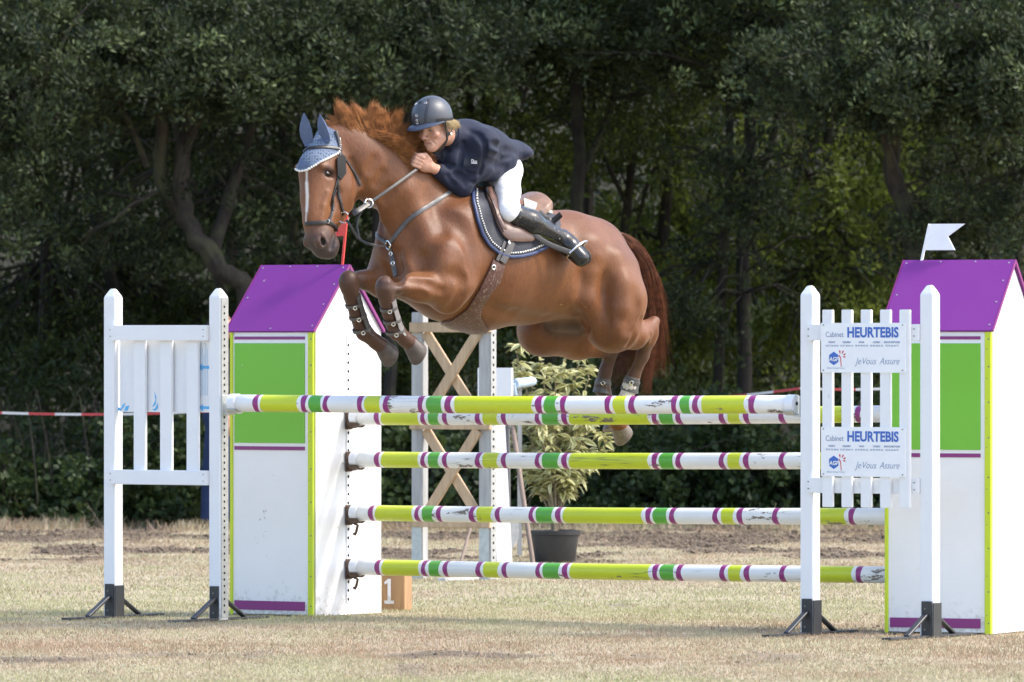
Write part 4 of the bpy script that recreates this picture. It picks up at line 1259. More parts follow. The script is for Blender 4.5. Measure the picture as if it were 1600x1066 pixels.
# ear bonnet: ears, knitted cap, scalloped rope edge
bon = thing('ear_bonnet', cE - EA * .15, 'blue crocheted ear bonnet with a white rope edge over the horse\'s brow and ears', 'ear bonnet')
cap = [(472, 232), (480, 214), (494, 204), (512, 199), (524, 205), (530, 218), (530, 238), (527, 241), (516, 246), (504, 252), (492, 259), (480, 266), (468, 268), (464, 262), (468, 246)]
patch('cap', cap, .001, .005, m_croch, bon, step=3.0)
patch('brow_panel', [(467, 262), (471, 250), (478, 253), (486, 257), (476, 263)], .005, .003, m_bluecloth, bon, step=2.5)
mb = MB()
ep, en = skin([(463, 263), (470, 268), (480, 266), (492, 259), (504, 252), (516, 246), (528, 240), (531, 228), (530, 216)], .006, 1.2)
k = len(ep)
mb.tube([p + n * .003 * math.sin(i * 1.9) for i, (p, n) in enumerate(zip(ep, en))], [.0055 + .0022 * math.sin(i * 2.1) for i in range(k)], 6)
mb.build('rope_edge', m_white_cord, bon, smooth=True)
def horse_ear(base, tip, wd, front):
    b, t = Vector(base), Vector(tip); a = (t - b); L = a.length; a.normalize()
    f = Vector(front); f = (f - a * f.dot(a)).normalized(); sdv = a.cross(f)
    M = Matrix((sdv, f, a)).transposed().to_4x4(); M.translation = b
    mb = MB(M); n = 14
    prof = [(0, .62), (.12, .78), (.3, 1.0), (.5, .98), (.68, .78), (.82, .5), (.93, .22), (1, .02)]
    vs = []
    for u, r in prof:
        for k in range(n):
            an = 2 * math.pi * k / n
            x = math.cos(an) * wd * r; y = math.sin(an) * wd * r * .62
            if y > 0 and .1 < u < .95: y *= -.15                    # the hollow of the ear
            vs.append((x, y + .012 * math.sin(u * 3), u * L))
    mb.add(vs, [(i * n + k, i * n + (k + 1) % n, (i + 1) * n + (k + 1) % n, (i + 1) * n + k) for i in range(len(prof) - 1) for k in range(n)])
    return mb.build('ear', m_bluecloth, bon, smooth=True)
horse_ear(H(482, 228, 39.66), H(475, 176, 39.62), .034, (-.3, -1, 0))
horse_ear(H(512, 222, 39.62), H(500, 178, 39.60), .036, (-.72, -.7, 0))

# bridle
br = thing('bridle', cE, 'black leather bridle with silver rings and reins on the horse\'s head', 'bridle')
strap('browband', [(471, 236), (486, 233), (504, 231), (520, 232), (530, 234)], .016, .004, m_black, br, .009)
strap('head_strap', [(524, 206), (528, 218), (531, 236)], .016, .004, m_black, br, .009)
strap('cheekpiece', [(531, 234), (530, 258), (527, 282), (529, 304), (534, 326), (536, 336)], .013, .004, m_black, br, .005)
strap('cheekpiece', [(527, 282), (521, 300), (518, 312), (519, 334), (513, 346)], .012, .004, m_black, br, .003)
strap('keeper_end', [(524, 296), (518, 310), (520, 330)], .010, .003, m_silver if False else m_black, br, .009)
strap('throat_strap', [(531, 238), (544, 256), (556, 274), (563, 290)], .012, .003, m_black, br, .004)
strap('noseband', [(470, 350), (478, 350), (494, 349), (510, 347), (518, 350), (526, 358)], .021, .005, m_black, br, .004)
strap('chin_strap', [(512, 344), (520, 352), (527, 362)], .014, .004, m_black, br, .008)
patch('cheek_pad', [(524, 247), (532, 243), (537, 246), (538, 272), (531, 282), (525, 274)], .010, .006, simple('black_mesh_pad', (0.012, 0.012, 0.013), .85, .3, 90, .6, 200), br, step=3)
mb = MB(); c0, n0 = cast(536, 341)
bitc = np.array(H(537, 340, 39.50 if False else c0[1] - .02))
ring(mb, bitc, (-.25, -1, .1), .028, .0038); mb.build('bit_ring', m_silver, br, smooth=True)
mb = MB(); mb.tube([bitc + np.array([-.028, 0, 0]), bitc + np.array([-.055, .0, -.012]), bitc + np.array([-.08, .03, -.01])], .006, 8); mb.build('bit', m_silver, br, smooth=True)
mb = MB(); c1, _ = cast(512, 346); ring(mb, np.array(c1) + np.array([0, -.014, 0]), (-.3, -1, .1), .010, .003, 10); mb.build('buckle', m_silver, br, smooth=True)
# rein: bit ring - martingale ring - hand
mring = np.array(H(576, 318, 39.60)); handp = np.array(H(652, 264, 39.80))
def free(mb, pts, wd, th, nrm=(0, -1, 0.1)):
    pts = [np.array(p, float) for p in pts]; q = []
    for i in range(len(pts) - 1):
        p0, p1, p2, p3 = pts[max(i - 1, 0)], pts[i], pts[i + 1], pts[min(i + 2, len(pts) - 1)]
        for t in np.linspace(0, 1, 7)[:-1]:
            q.append(.5 * ((2 * p1) + (-p0 + p2) * t + (2 * p0 - 5 * p1 + 4 * p2 - p3) * t * t + (-p0 + 3 * p1 - 3 * p2 + p3) * t ** 3))
    q.append(pts[-1]); band(mb, q, [np.array(nrm) / np.linalg.norm(nrm)] * len(q), wd, th)
mb = MB(); free(mb, [bitc + np.array([.026, -.004, .004]), H(556, 330, 39.55), mring], .020, .004); mb.build('rein', m_black, br, smooth=True)
mb = MB(); free(mb, [mring, H(612, 293, 39.68), handp], .016, .004); mb.build('rein', m_black, br, smooth=True)
mb = MB(); free(mb, [mring + np.array([.0, 0, .0]), H(560, 329, 39.54), H(552, 335, 39.53)], .026, .004, (0, -1, .3)); mb.build('rein_stop', m_black, br, smooth=True)
farbit = bitc - EL * .13; farhand = handp - HL * .24 + HF * .04
mb = MB(); free(mb, [farbit, farbit * .5 + farhand * .5 - HU * .04 - HL * .06, farhand], .016, .004, -HL); mb.build('rein', m_black, br, smooth=True)
mb = MB(); ring(mb, mring, (.2, -1, .1), .022, .0035); ring(mb, mring + np.array([-.006, -.004, .006]), (.8, -.6, .1), .016, .003); mb.build('martingale_ring', m_silver, br, smooth=True)

# breastplate with running martingale
bp = thing('breastplate', H(608, 382, 39.7), 'grey leather breastplate with a silver ring across the horse\'s chest', 'breastplate')
m_bpl = leather('worn_grey_leather', (0.075, 0.072, 0.074), .42, .35)
strap('shoulder_strap', [(610, 380), (620, 366), (636, 346), (655, 331), (676, 318), (704, 300)], .021, .004, m_bpl, bp, .004)
strap('shoulder_strap', [(604, 380), (592, 372), (584, 362)], .021, .004, m_bpl, bp, .004)
strap('chest_strap', [(609, 386), (613, 402), (616, 418), (619, 432)], .024, .004, m_bpl, bp, .004)
rp_, rn_ = cast(609, 383)
mb = MB(); ring(mb, np.array(rp_) + np.array(rn_) * .010, rn_, .022, .0045); mb.build('ring', m_silver, bp, smooth=True)
for px_, py_ in ((612, 397), (615, 412)):
    a_, b_ = cast(px_, py_); mb = MB(); ring(mb, np.array(a_) + np.array(b_) * .009, b_, .009, .003, 10); mb.build('stud', m_silver, bp, smooth=True)
mb = MB(); free(mb, [np.array(rp_) + np.array(rn_) * .012, H(588, 384, 39.56), H(562, 374, 39.55), H(547, 352, 39.54), H(541, 344, 39.545)], .013, .003); mb.build('martingale_strap', m_black, bp, smooth=True)
mb = MB(); free(mb, [H(562, 374, 39.551), H(558, 352, 39.56), H(563, 332, 39.58), mring], .011, .003); mb.build('martingale_strap', m_black, bp, smooth=True)

# saddle pad with corded edge
padout = [(738, 297), (739, 318), (744, 345), (751, 367), (762, 384), (778, 396), (796, 402), (812, 401), (830, 397), (846, 390), (860, 382), (869, 372), (874, 355), (872, 340), (850, 334), (800, 330), (757, 302)]
pad = thing('saddle_pad', H(800, 350, 40.2), 'navy quilted saddle pad with a black and white corded edge under the saddle', 'saddle pad')
patch('quilt', padout, .002, .012, m_navy_pad, pad, both=True)
edge = padout[:12]
ep, en = skin(edge, .014, 2.5); mb = MB(); mb.tube(ep, .009, 8); mb.build('binding', m_bluebind, pad, smooth=True)
inner = [(743, 299), (744, 318), (749, 343), (756, 363), (766, 379), (780, 390), (797, 396), (811, 395), (828, 391), (844, 384), (857, 377)]
ip, inn = skin(inner, .0165, .9); mb = MB()
for i in range(0, len(ip) - 2, 4):
    mb.tube([ip[i], ip[i + 1], ip[min(i + 2, len(ip) - 1)]], .0052, 6)
o = mb.build('white_stitch', m_white_cord, pad, smooth=True); o['kind'] = 'stuff'
mb = MB(); mb.tube(ip, .0042, 6); mb.build('black_cord', m_black, pad, smooth=True)

# saddle
sad = thing('saddle', H(800, 330, 40.35), 'worn brown leather jumping saddle on the horse\'s back', 'saddle')
m_sad = leather('saddle_leather', (0.105, 0.058, 0.042), .33, .3)
m_sadl = leather('saddle_leather_pale', (0.24, 0.145, 0.10), .35, .25)
flap = [(757, 300), (764, 297), (772, 300), (776, 322), (782, 345), (792, 352), (812, 358), (832, 368), (834, 374), (826, 379), (810, 380), (792, 379), (782, 370), (772, 352), (764, 330), (758, 314)]
patch('flap', flap, .018, .012, m_sad, sad, both=True, step=3.5, puff=.008)
patch('knee_roll', [(757, 302), (764, 299), (768, 318), (776, 342), (786, 362), (781, 366), (771, 348), (762, 324)], .030, .010, m_sad, sad, step=3.0, puff=.014)
# seat: lofted across the back, pommel to cantle
sc_ = []
for u, px_, top, hw, d_ in ((0, 757, 296, .05, 40.30), (.15, 768, 303, .08, 40.33), (.4, 785, 315, .115, 40.37), (.65, 803, 316, .15, 40.42), (.85, 822, 305, .165, 40.46), (.95, 834, 299, .15, 40.49), (1, 841, 303, .12, 40.51)):
    c = np.array(H(px_, top, d_)); rowv = []
    for k_ in range(-6, 7):
        a_ = k_ / 6
        rowv.append(c + HL * a_ * hw - HU * (abs(a_) ** 2.2) * (.05 + .07 * (1 - u)))
    sc_.append(rowv)
vs_ = [q for r_ in sc_ for q in r_]; nrow = 13
fs_ = [(i * nrow + k, i * nrow + k + 1, (i + 1) * nrow + k + 1, (i + 1) * nrow + k) for i in range(len(sc_) - 1) for k in range(nrow - 1)]
n_ = len(vs_); vs_ += [q - HU * .045 for q in vs_]
rim = [k for k in range(nrow)] + [i * nrow + nrow - 1 for i in range(1, len(sc_))] + [(len(sc_) - 1) * nrow + k for k in range(nrow - 2, -1, -1)] + [i * nrow for i in range(len(sc_) - 2, 0, -1)]
mb = MB(); mb.add(vs_, fs_ + [tuple(n_ + i for i in reversed(f)) for f in fs_] + [(a, b, n_ + b, n_ + a) for a, b in zip(rim, rim[1:] + rim[:1])])
me_ = mb.mesh('seat', m_sadl, smooth=True, bevel=.008); link('seat', me_, sad)
mb = MB(); free(mb, [H(818, 318, 40.30), H(838, 325, 40.36), H(852, 332, 40.42), H(862, 338, 40.46)], .05, .018, (.2, -.9, .4)); mb.build('panel', simple('pale_fleece', (.42, .44, .40), .9, .2, 30, .6, 80), sad, smooth=True)
mb = MB(); free(mb, [H(842, 332, 40.30), H(852, 340, 40.32), H(862, 346, 40.34), H(876, 336, 40.33)], .03, .012, (.2, -.9, .4)); mb.build('rear_strap', m_black, sad, smooth=True)
mb = MB(); free(mb, [H(754, 300, 40.25), H(752, 290, 40.27), H(756, 284, 40.30), H(762, 292, 40.30)], .03, .01, (-.3, -.9, .3)); mb.build('pommel_pad', simple('teal_pad', (.13, .19, .19), .7), sad, smooth=True)

# girth
gi = thing('girth', H(750, 450, 40.0), 'tooled brown leather girth and belly guard round the horse', 'girth')
m_gir = leather('girth_leather', (0.085, 0.038, 0.026), .4, .4)
def gpx(q): return [(500 + x / 4.44, 380 + y / 4.44) for x, y in q]
def spotted():
    m, nt, b = newmat('tooled_leather')
    n1 = noise(nt, 120, 3, .6, vscale=(1, 1, .45)); r1 = ramp(nt, n1.outputs[0], [(.56, 0.), (.66, .8)])
    n2 = noise(nt, 5, 2, .5); r2 = ramp(nt, n2.outputs[0], [(.42, 0.), (.58, .75)])
    mm = nt.nodes.new('ShaderNodeMath'); mm.operation = 'MULTIPLY'; nt.links.new(r1.outputs[0], mm.inputs[0]); nt.links.new(r2.outputs[0], mm.inputs[1])
    c = mix(nt, mm.outputs[0], (0.095, 0.040, 0.028), (0.36, 0.27, 0.22)); nt.links.new(c, b.inputs['Base Color']); b.inputs['Roughness'].default_value = .45
    bump(nt, b, n1.outputs[0], .4, .004); return m
patch('belly_guard', gpx([(1195, 112), (1275, 160), (1245, 270), (1180, 350), (1115, 450), (1110, 500), (1165, 588), (1155, 620), (1080, 632), (980, 615), (890, 590), (840, 545), (920, 525), (1020, 450), (1100, 320), (1160, 200)]), .003, .010, spotted(), gi, step=3.5, puff=.006)
strap('billet', [(797, 379), (790, 396), (782, 410)], .040, .006, m_greyl, gi, .016)
strap('billet', [(786, 379), (780, 394), (774, 407)], .018, .006, m_greyl, gi, .016)
strap('billet', [(700, 503), (712, 508), (724, 513)], .03, .005, m_black, gi, .012)
for q in gpx([(1190, 165)]):
    a_, b_ = cast(*q); mb = MB(); ring(mb, np.array(a_) + np.array(b_) * .020, b_, .011, .004, 12); mb.build('rivet', m_silver, gi, smooth=True)
a_, b_ = cast(790, 381); mb = MB(); ring(mb, np.array(a_) + np.array(b_) * .034, b_, .006, .004, 10); mb.build('rivet', m_silver, gi, smooth=True)

# leg boots
def leg_boot(label, axis_pts, rad, back, mat, straps, name='tendon_boot', cover=105, lo=.12, hi=.98):
    a, b = np.array(axis_pts[0]), np.array(axis_pts[1]); ax = (b - a); L = np.linalg.norm(ax); ax /= L
    bk = np.array(back, float); bk -= ax * (bk @ ax); bk /= np.linalg.norm(bk); sd_ = np.cross(ax, bk)
    t = thing(name, a, label, 'leg boot', 'protective boots on the horse\'s legs')
    mb = MB(); rows, cols = 9, 13; vs = []
    for o_ in (0, .007):
        for i in range(rows):
            u = lo + (hi - lo) * i / (rows - 1); r_ = np.interp(u, [0, .3, .75, 1], rad) + o_
            cv_ = cover * (1 if u < .8 else 1 - (u - .8) * 1.2)
            for j in range(cols):
                an = R(cv_) * (j / (cols - 1) * 2 - 1)
                vs.append(a + ax * L * u + (bk * math.cos(an) + sd_ * math.sin(an)) * r_)
    n = rows * cols; f = [(i * cols + j, i * cols + j + 1, (i + 1) * cols + j + 1, (i + 1) * cols + j) for i in range(rows - 1) for j in range(cols - 1)]
    rimi = [j for j in range(cols)] + [i * cols + cols - 1 for i in range(1, rows)] + [(rows - 1) * cols + j for j in range(cols - 2, -1, -1)] + [i * cols for i in range(rows - 2, 0, -1)]
    mb.add(vs, f + [tuple(n + q for q in reversed(g)) for g in f] + [(p, q, n + q, n + p) for p, q in zip(rimi, rimi[1:] + rimi[:1])])
    mb.build('shell', mat, t, smooth=True)
    for u in straps:
        r_ = np.interp(u, [0, .3, .75, 1], rad) + .006; mb = MB()
        pts = [a + ax * L * (u + .02 * math.cos(k / 20 * 2 * math.pi)) + (bk * math.cos(k / 20 * 2 * math.pi) + sd_ * math.sin(k / 20 * 2 * math.pi)) * r_ for k in range(21)]
        ns = [(bk * math.cos(k / 20 * 2 * math.pi) + sd_ * math.sin(k / 20 * 2 * math.pi)) for k in range(21)]
        band(mb, pts, ns, .017, .003); s_ = mb.build('strap', m_greyl if mat is not m_greyl else m_black, t, smooth=True)
        q = a + ax * L * u + sd_ * 0
        tc_ = np.array(CAMP) - q; tc_ -= ax * (tc_ @ ax); tc_ /= np.linalg.norm(tc_)
        mb = MB(); ring(mb, q + tc_ * (r_ + .005), tc_, .010, .003, 8); mb.build('buckle', m_silver, s_, smooth=True)
    return t
m_pale_boot = leather('pale_grey_boot', (0.20, 0.185, 0.175), .5, .25)
m_boot_dk = leather('dark_grey_boot', (0.060, 0.058, 0.060), .45, .25)
nb = H(630, 470, 39.62) - H(603, 480, 39.52)
leg_boot('pale grey open fronted boot on the horse\'s near foreleg', (H(602, 462, 39.52), H(620, 526, 39.63)), (.046, .038, .040, .048), nb, m_pale_boot, (.30, .60, .86))
leg_boot('dark grey open fronted boot on the horse\'s far foreleg', (H(546, 454, 39.82), H(570, 528, 39.93)), (.046, .038, .040, .048), nb, m_boot_dk, (.30, .55, .82))
leg_boot('grey fetlock boot just above the horse\'s pale hind hoof', (H(989, 590, 40.875), H(983, 611, 40.885)), (.034, .036, .040, .043), H(975, 600, 40.8) - H(990, 600, 40.88), leather('felt_grey', (.075, .075, .075), .7), (.3,), 'fetlock_boot', 165, 0, 1)
leg_boot('dark fetlock boot on the horse\'s far hind leg', (H(943, 592, 41.06), H(940, 614, 41.06)), (.034, .036, .040, .043), H(920, 600, 41.0) - H(944, 600, 41.06), m_boot_dk, (.3,), 'fetlock_boot', 165, 0, 1)
# ------------------------------------------------------------------ the rider
def onskin(px, py, away):
    p, n = cast(px, py)
    q = np.array(p); v = np.array(CAMP) - q; v /= np.linalg.norm(v)
    return q + v * away
FD = np.array([-.62, -.72, -.30]); FD /= np.linalg.norm(FD)
UD = np.array([-.10, 0, 1.0]); UD -= FD * (UD @ FD); UD /= np.linalg.norm(UD)
RD = np.cross(FD, UD)
HC = H(680, 194, 39.86)
def hd(x, y, z): return HC + RD * x + FD * y + UD * z
AX = [RD, FD, UD]
rider = thing('person', H(800, 330, 40.35), 'rider in navy jacket, white breeches, black boots and grey helmet, crouched over the jumping horse', 'rider')
bod = []
# head
bod += [el(hd(0, -.005, .025), AX, (.070, .092, .092), .03), el(hd(0, .028, -.038), AX, (.055, .064, .082), .03)]
bod += [rc(hd(-.045, .015, -.075), hd(0, .068, -.101), .026, .022, .03), rc(hd(.045, .015, -.075), hd(0, .068, -.101), .026, .022, .03)]
bod += [el(hd(0, .078, -.103), AX, (.020, .016, .016), .015)]
bod += [rc(hd(-.04, .078, .012), hd(.04, .078, .012), .013, .013, .02)]
bod += [el(hd(s * .031, .094, -.011), AX, (.018, .014, .011), .010, 'sub') for s in (1, -1)]
for s in (1, -1): bod += [rc(hd(s * .017, .081, -.005), hd(s * .046, .072, -.006), .0050, .0045, .005), rc(hd(s * .017, .080, -.019), hd(s * .046, .071, -.018), .0045, .0045, .006)]
bod += [el(hd(s * .044, .066, -.042), AX, (.022, .020, .016), .02) for s in (1, -1)]
bod += [rc(hd(0, .086, .0), hd(0, .110, -.040), .0078, .0105, .010), el(hd(0, .111, -.044), AX, (.0105, .010, .009), .006), el(hd(.013, .102, -.050), AX, (.009, .012, .008), .006), el(hd(-.013, .102, -.050), AX, (.009, .012, .008), .006)]
bod += [rc(hd(-.024, .080, -.077), hd(.024, .080, -.077), .012, .012, .014), rc(hd(-.018, .086, -.072), hd(.018, .086, -.072), .006, .006, .008), rc(hd(-.015, .085, -.084), hd(.015, .085, -.084), .0065, .0065, .008)]
bod += [rc(hd(-.024, .094, -.078), hd(.024, .094, -.078), .003, .003, .004, None, 'sub')]
for s in (1, -1):
    bod += [rc(hd(s * .020, .092, -.052), hd(s * .034, .078, -.088), .004, .004, .008, None, 'sub')]
    bod += [el(hd(s * .077, -.010, -.028), [RD, FD, UD], (.010, .018, .032), .008), el(hd(s * .083, -.006, -.026), AX, (.006, .009, .018), .006, 'sub')]
# neck and trunk
SHC = H(727, 228, 40.12); HIPC = H(780, 264, 40.38)
SHn, SHf = SHC + HL * .15 + HU * .0, SHC - HL * .15
bod += [rc(hd(0, -.035, -.06), SHC + HF * .05 + HU * .03, .056, .065, .04)]
bod += chain([(SHC, .10), ((SHC + HIPC) / 2, .10), (HIPC, .09)], .05, squash(HU, .85))
bod += [rc(SHf, SHn, .048, .048, .05)]
# hands on the neck
HN_ = onskin(662, 256, .054)
WR = onskin(685, 267, .058)
ELB = onskin(721, 293, .065)
Rm = lambda p: mirrored(p)[0]
def mir(p): return p - HL * 2 * ((p - SAG) @ HL)
def side(f): return (f, lambda p: mir(p))
hand_bits = []
for mi_ in (0, 1):
    T = (lambda p: p) if mi_ == 0 else mir
    hn, wr, eb = T(HN_), T(WR), T(ELB)
    sh = SHn if mi_ == 0 else SHf
    bod += [rc(sh, eb, .042, .038, .03), rc(eb, wr, .038, .027, .02)]
    bod += [rc(wr, hn + (wr - hn) * .35, .026, .030, .018)]
    e1 = (hn - wr); e1 /= np.linalg.norm(e1)                 # towards the knuckles
    vv = T(HN_ + (np.array(CAMP) - HN_) / 40) - hn; vv -= e1 * (vv @ e1); vv /= np.linalg.norm(vv)   # back of the hand
    e3 = np.cross(e1, vv); e3 *= 1 if e3[2] > 0 else -1      # thumb side, up
    bod += [el(hn + (wr - hn) * .12, [e1, e3, vv], (.046, .042, .025), .015)]
    for i in range(4):
        o = e3 * (.027 - .018 * i); l = (.92, 1, .95, .8)[i]
        k0 = hn + o + e1 * .030 + vv * .008; k1 = hn + o * 1.02 + e1 * (.030 + .034 * l) - vv * .006; k2 = hn + o + e1 * (.030 + .030 * l) - vv * .032; k3 = hn + o + e1 * .024 - vv * .036
        bod += [rc(k0, k1, .0108, .0098, .004), rc(k1, k2, .0098, .0088, .003), rc(k2, k3, .0088, .0075, .003), el(k0 + vv * .004, [e1, e3, vv], (.011, .0085, .008), .006)]
    t0, t1, t2 = hn + e3 * .030 - e1 * .02 + vv * .004, hn + e3 * .046 + e1 * .018 + vv * .004, hn + e3 * .036 + e1 * .048 - vv * .004
    bod += [rc(t0, t1, .014, .0115, .012), rc(t1, t2, .0112, .009, .003)]
# legs inside the clothes
KN = onskin(795, 330, .075)
AN = onskin(880, 375, .075)
THn = HIPC + HL * .09
for mi_ in (0, 1):
    T = (lambda p: p) if mi_ == 0 else mir
    hipj = T(HIPC + HL * .085 - HU * .02); kn, an = T(KN), T(AN)
    bod += [rc(hipj, kn, .060, .046, .03), rc(kn, an, .045, .030, .02)]
    bod += [rc(an, an + T(H(900, 402, 40.0)) - T(H(880, 375, 40.0)), .030, .026, .02)]
bv, bf = surface(bod, .0043, 2); bf = outward(bv, bf); btree = tree_of(bv, bf)
tn = np.zeros((len(bv), 4), np.float32); tn[:, 3] = 1
def sp(ch, a, b, r0, r1, amt=1.): tn[:, ch] = np.maximum(tn[:, ch], amt * soft(near(bv, a, b), r0, r1))
sp(0, hd(-.016, .092, -.078), hd(.016, .092, -.078), .003, .008, .6)
for s in (1, -1):
    sp(1, hd(s * .018, .092, .006), hd(s * .042, .080, .006), .003, .008, .7)
    sp(0, hd(s * .046, .075, -.04), hd(s * .046, .07, -.05), .004, .03, .35)
    sp(2, hd(s * .031, .085, -.010), hd(s * .033, .085, -.010), .006, .016, .6)
sp(0, hd(0, .108, -.045), hd(0, .108, -.04), .004, .02, .35)
m, nt, b = newmat('weathered_skin')
n1 = noise(nt, 35, 5, .6); c1 = ramp(nt, n1.outputs[0], [(.3, (.44, .225, .155)), (.7, (.56, .315, .225))])
at = nt.nodes.new('ShaderNodeAttribute'); at.attribute_name = 'tint'; spx = nt.nodes.new('ShaderNodeSeparateColor'); nt.links.new(at.outputs['Color'], spx.inputs[0])
c = mix(nt, spx.outputs[0], c1.outputs[0], (.36, .115, .095)); c = mix(nt, spx.outputs[1], c, (.20, .12, .07)); c = mix(nt, spx.outputs[2], c, (.26, .13, .09))
nt.links.new(c, b.inputs['Base Color']); b.inputs['Roughness'].default_value = .48; b.inputs['Subsurface Weight'].default_value = .08; b.inputs['Subsurface Radius'].default_value = (.01, .004, .002); b.inputs['Subsurface Scale'].default_value = .5
n2 = noise(nt, 120, 5, .65); bump(nt, b, n2.outputs[0], .3, .003)
link('body', np_mesh('body', bv, bf, m, smooth=True, attrs={'tint': tn}), rider)
m_eyew = simple('eye_white', (.30, .27, .25), .2, .05); m_iris = simple('iris', (.05, .045, .04), .15, .1)
for s in (1, -1):
    mb = MB(Matrix.Translation(Vector(hd(s * .031, .0725, -.0115)))); prof = [(.0115 * math.sin(a), .0115 * math.cos(a)) for a in np.linspace(.02, math.pi - .02, 10)]; mb.lathe(prof, 14)
    eo = mb.build('eye', m_eyew, rider, smooth=True)
    mb = MB(Matrix.Translation(Vector(hd(s * .031, .0725, -.0115) + FD * .0068 - UD * .002))); mb.lathe([(.0062 * math.sin(a), .0062 * math.cos(a)) for a in np.linspace(.02, math.pi - .02, 8)], 10); mb.build('iris', m_iris, eo, smooth=True)

# clothes
def cloth(name, c, rough=.75, bs=18, bstr=.5, var=.12):
    m, nt, b = newmat(name)
    n0 = noise(nt, 8, 4, .6); r0 = ramp(nt, n0.outputs[0], [(.3, tuple(x * (1 - var) for x in c)), (.7, tuple(min(1, x * (1 + var)) for x in c))])
    nt.links.new(r0.outputs[0], b.inputs['Base Color']); b.inputs['Roughness'].default_value = rough; b.inputs['Specular IOR Level'].default_value = .3
    b.inputs['Sheen Weight'].default_value = .04
    n1 = nt.nodes.new('ShaderNodeTexNoise'); n1.inputs['Scale'].default_value = bs * 1.8; n1.inputs['Detail'].default_value = 1; n1.inputs['Distortion'].default_value = .3
    tc = nt.nodes.new('ShaderNodeTexCoord'); mp = nt.nodes.new('ShaderNodeMapping'); mp.inputs['Rotation'].default_value = (.4, .7, .5); mp.inputs['Scale'].default_value = (.5, 1, 1.6); nt.links.new(tc.outputs['Object'], mp.inputs[0]); nt.links.new(mp.outputs[0], n1.inputs['Vector'])
    b1 = nt.nodes.new('ShaderNodeBump'); b1.inputs['Strength'].default_value = bstr; b1.inputs['Distance'].default_value = .010; nt.links.new(n1.outputs[0], b1.inputs['Height'])
    n2 = noise(nt, 400, 2, .5); b2 = nt.nodes.new('ShaderNodeBump'); b2.inputs['Strength'].default_value = .15; b2.inputs['Distance'].default_value = .001; nt.links.new(n2.outputs[0], b2.inputs['Height']); nt.links.new(b1.outputs[0], b2.inputs['Normal'])
    nt.links.new(b2.outputs[0], b.inputs['Normal'])
    return m
m_jack = cloth('navy_jacket', (.0095, .0135, .031), .75, 9, .30)
m_bree = cloth('white_breeches', (.78, .78, .80), .8, 16, .4, .03)
jk = []
jk += chain([(SHC + HU * .005, .150), (H(755, 238, 40.23), .140), (H(778, 244, 40.34), .118)], .06, squash(HU, .9))
jk += [rc(SHf, SHn, .088, .088, .06)]
nk0 = hd(0, -.035, -.06); nk1 = SHC + HF * .05 + HU * .03
jk += [rc(nk0 * .72 + nk1 * .28 - FD * .012, SHC + HU * .01, .064, .10, .05), rc(H(712, 255, 39.98), H(738, 262, 40.06), .07, .08, .04)]
for mi_ in (0, 1):
    T = (lambda p: p) if mi_ == 0 else mir
    sh = SHn if mi_ == 0 else SHf
    jk += [rc(sh, T(ELB), .072, .054, .035), rc(T(ELB), T(WR), .054, .040, .02)]
    mm_ = sh * .45 + T(ELB) * .55
    jk += [el(T(WR) + (T(WR) - T(ELB)) * .16, [HF, HL, HU], (.034, .034, .034), .006, 'sub')]
# skirt of the jacket: flares over the hips
jk += chain([(H(772, 240, 40.34), .125), (H(800, 236, 40.44), .085), (H(818, 238, 40.50), .042), (H(829, 240, 40.53), .014)], .04, squash(HU, .62))
jk += [rc(H(800, 240, 40.44) + HL * .09, H(800, 240, 40.44) - HL * .09, .05, .05, .04, squash(HU, .6))]
jk += chain([(H(768, 262, 40.18), .06), (H(790, 255, 40.24), .05)], .05)
jk += chain([(H(755, 262, 40.10), .07), (H(765, 272, 40.14), .040)], .05)
# folds
def fold(a, b, r=.012, k=.02): return [rc(np.array(a), np.array(b), r, r, k, None, 'sub')]
jv, jf = surface(jk, .012, 2); jt = tree_of(jv, outward(jv, jf))
def onjack(px, py, away):
    h = jt.ray_cast(CAMP, (P(px, py, 40) - CAMP).normalized(), 80)
    if h[0] is None: return None
    n = h[1] if h[1].dot(CAMP - h[0]) > 0 else -h[1]
    return np.array(h[0] + n * away)
for pth, r, dpt, k in (([(716, 262), (721, 245), (724, 224)], .014, .013, .010), ([(758, 224), (757, 246), (750, 272), (744, 292)], .014, .013, .010), ([(700, 258), (712, 262), (720, 262)], .014, .009, .01), ([(770, 225), (790, 236), (806, 238)], .02, .006, .02), ([(760, 250), (775, 258), (790, 262)], .02, .007, .02), ([(700, 276), (708, 288)], .018, .008, .015), ([(712, 272), (726, 280), (738, 276)], .018, .009, .018), ([(735, 205), (748, 212), (756, 224)], .018, .007, .015), ([(775, 262), (784, 250), (800, 244)], .014, .008, .012), ([(728, 268), (738, 274), (746, 272)], .010, .007, .008), ([(726, 290), (734, 284), (742, 286)], .010, .007, .008), ([(765, 240), (785, 246)], .014, .006, .012)):
    q = [onjack(x, y, r - dpt) for x, y in pth]
    jk += [rc(a, b_, r, r, k, None, 'sub') for a, b_ in zip(q, q[1:]) if a is not None and b_ is not None]
jv, jf = surface(jk, .0052, 2); jf = outward(jv, jf); jt = tree_of(jv, jf)
jack = link('jacket', np_mesh('jacket', jv, jf, m_jack, smooth=True), rider)
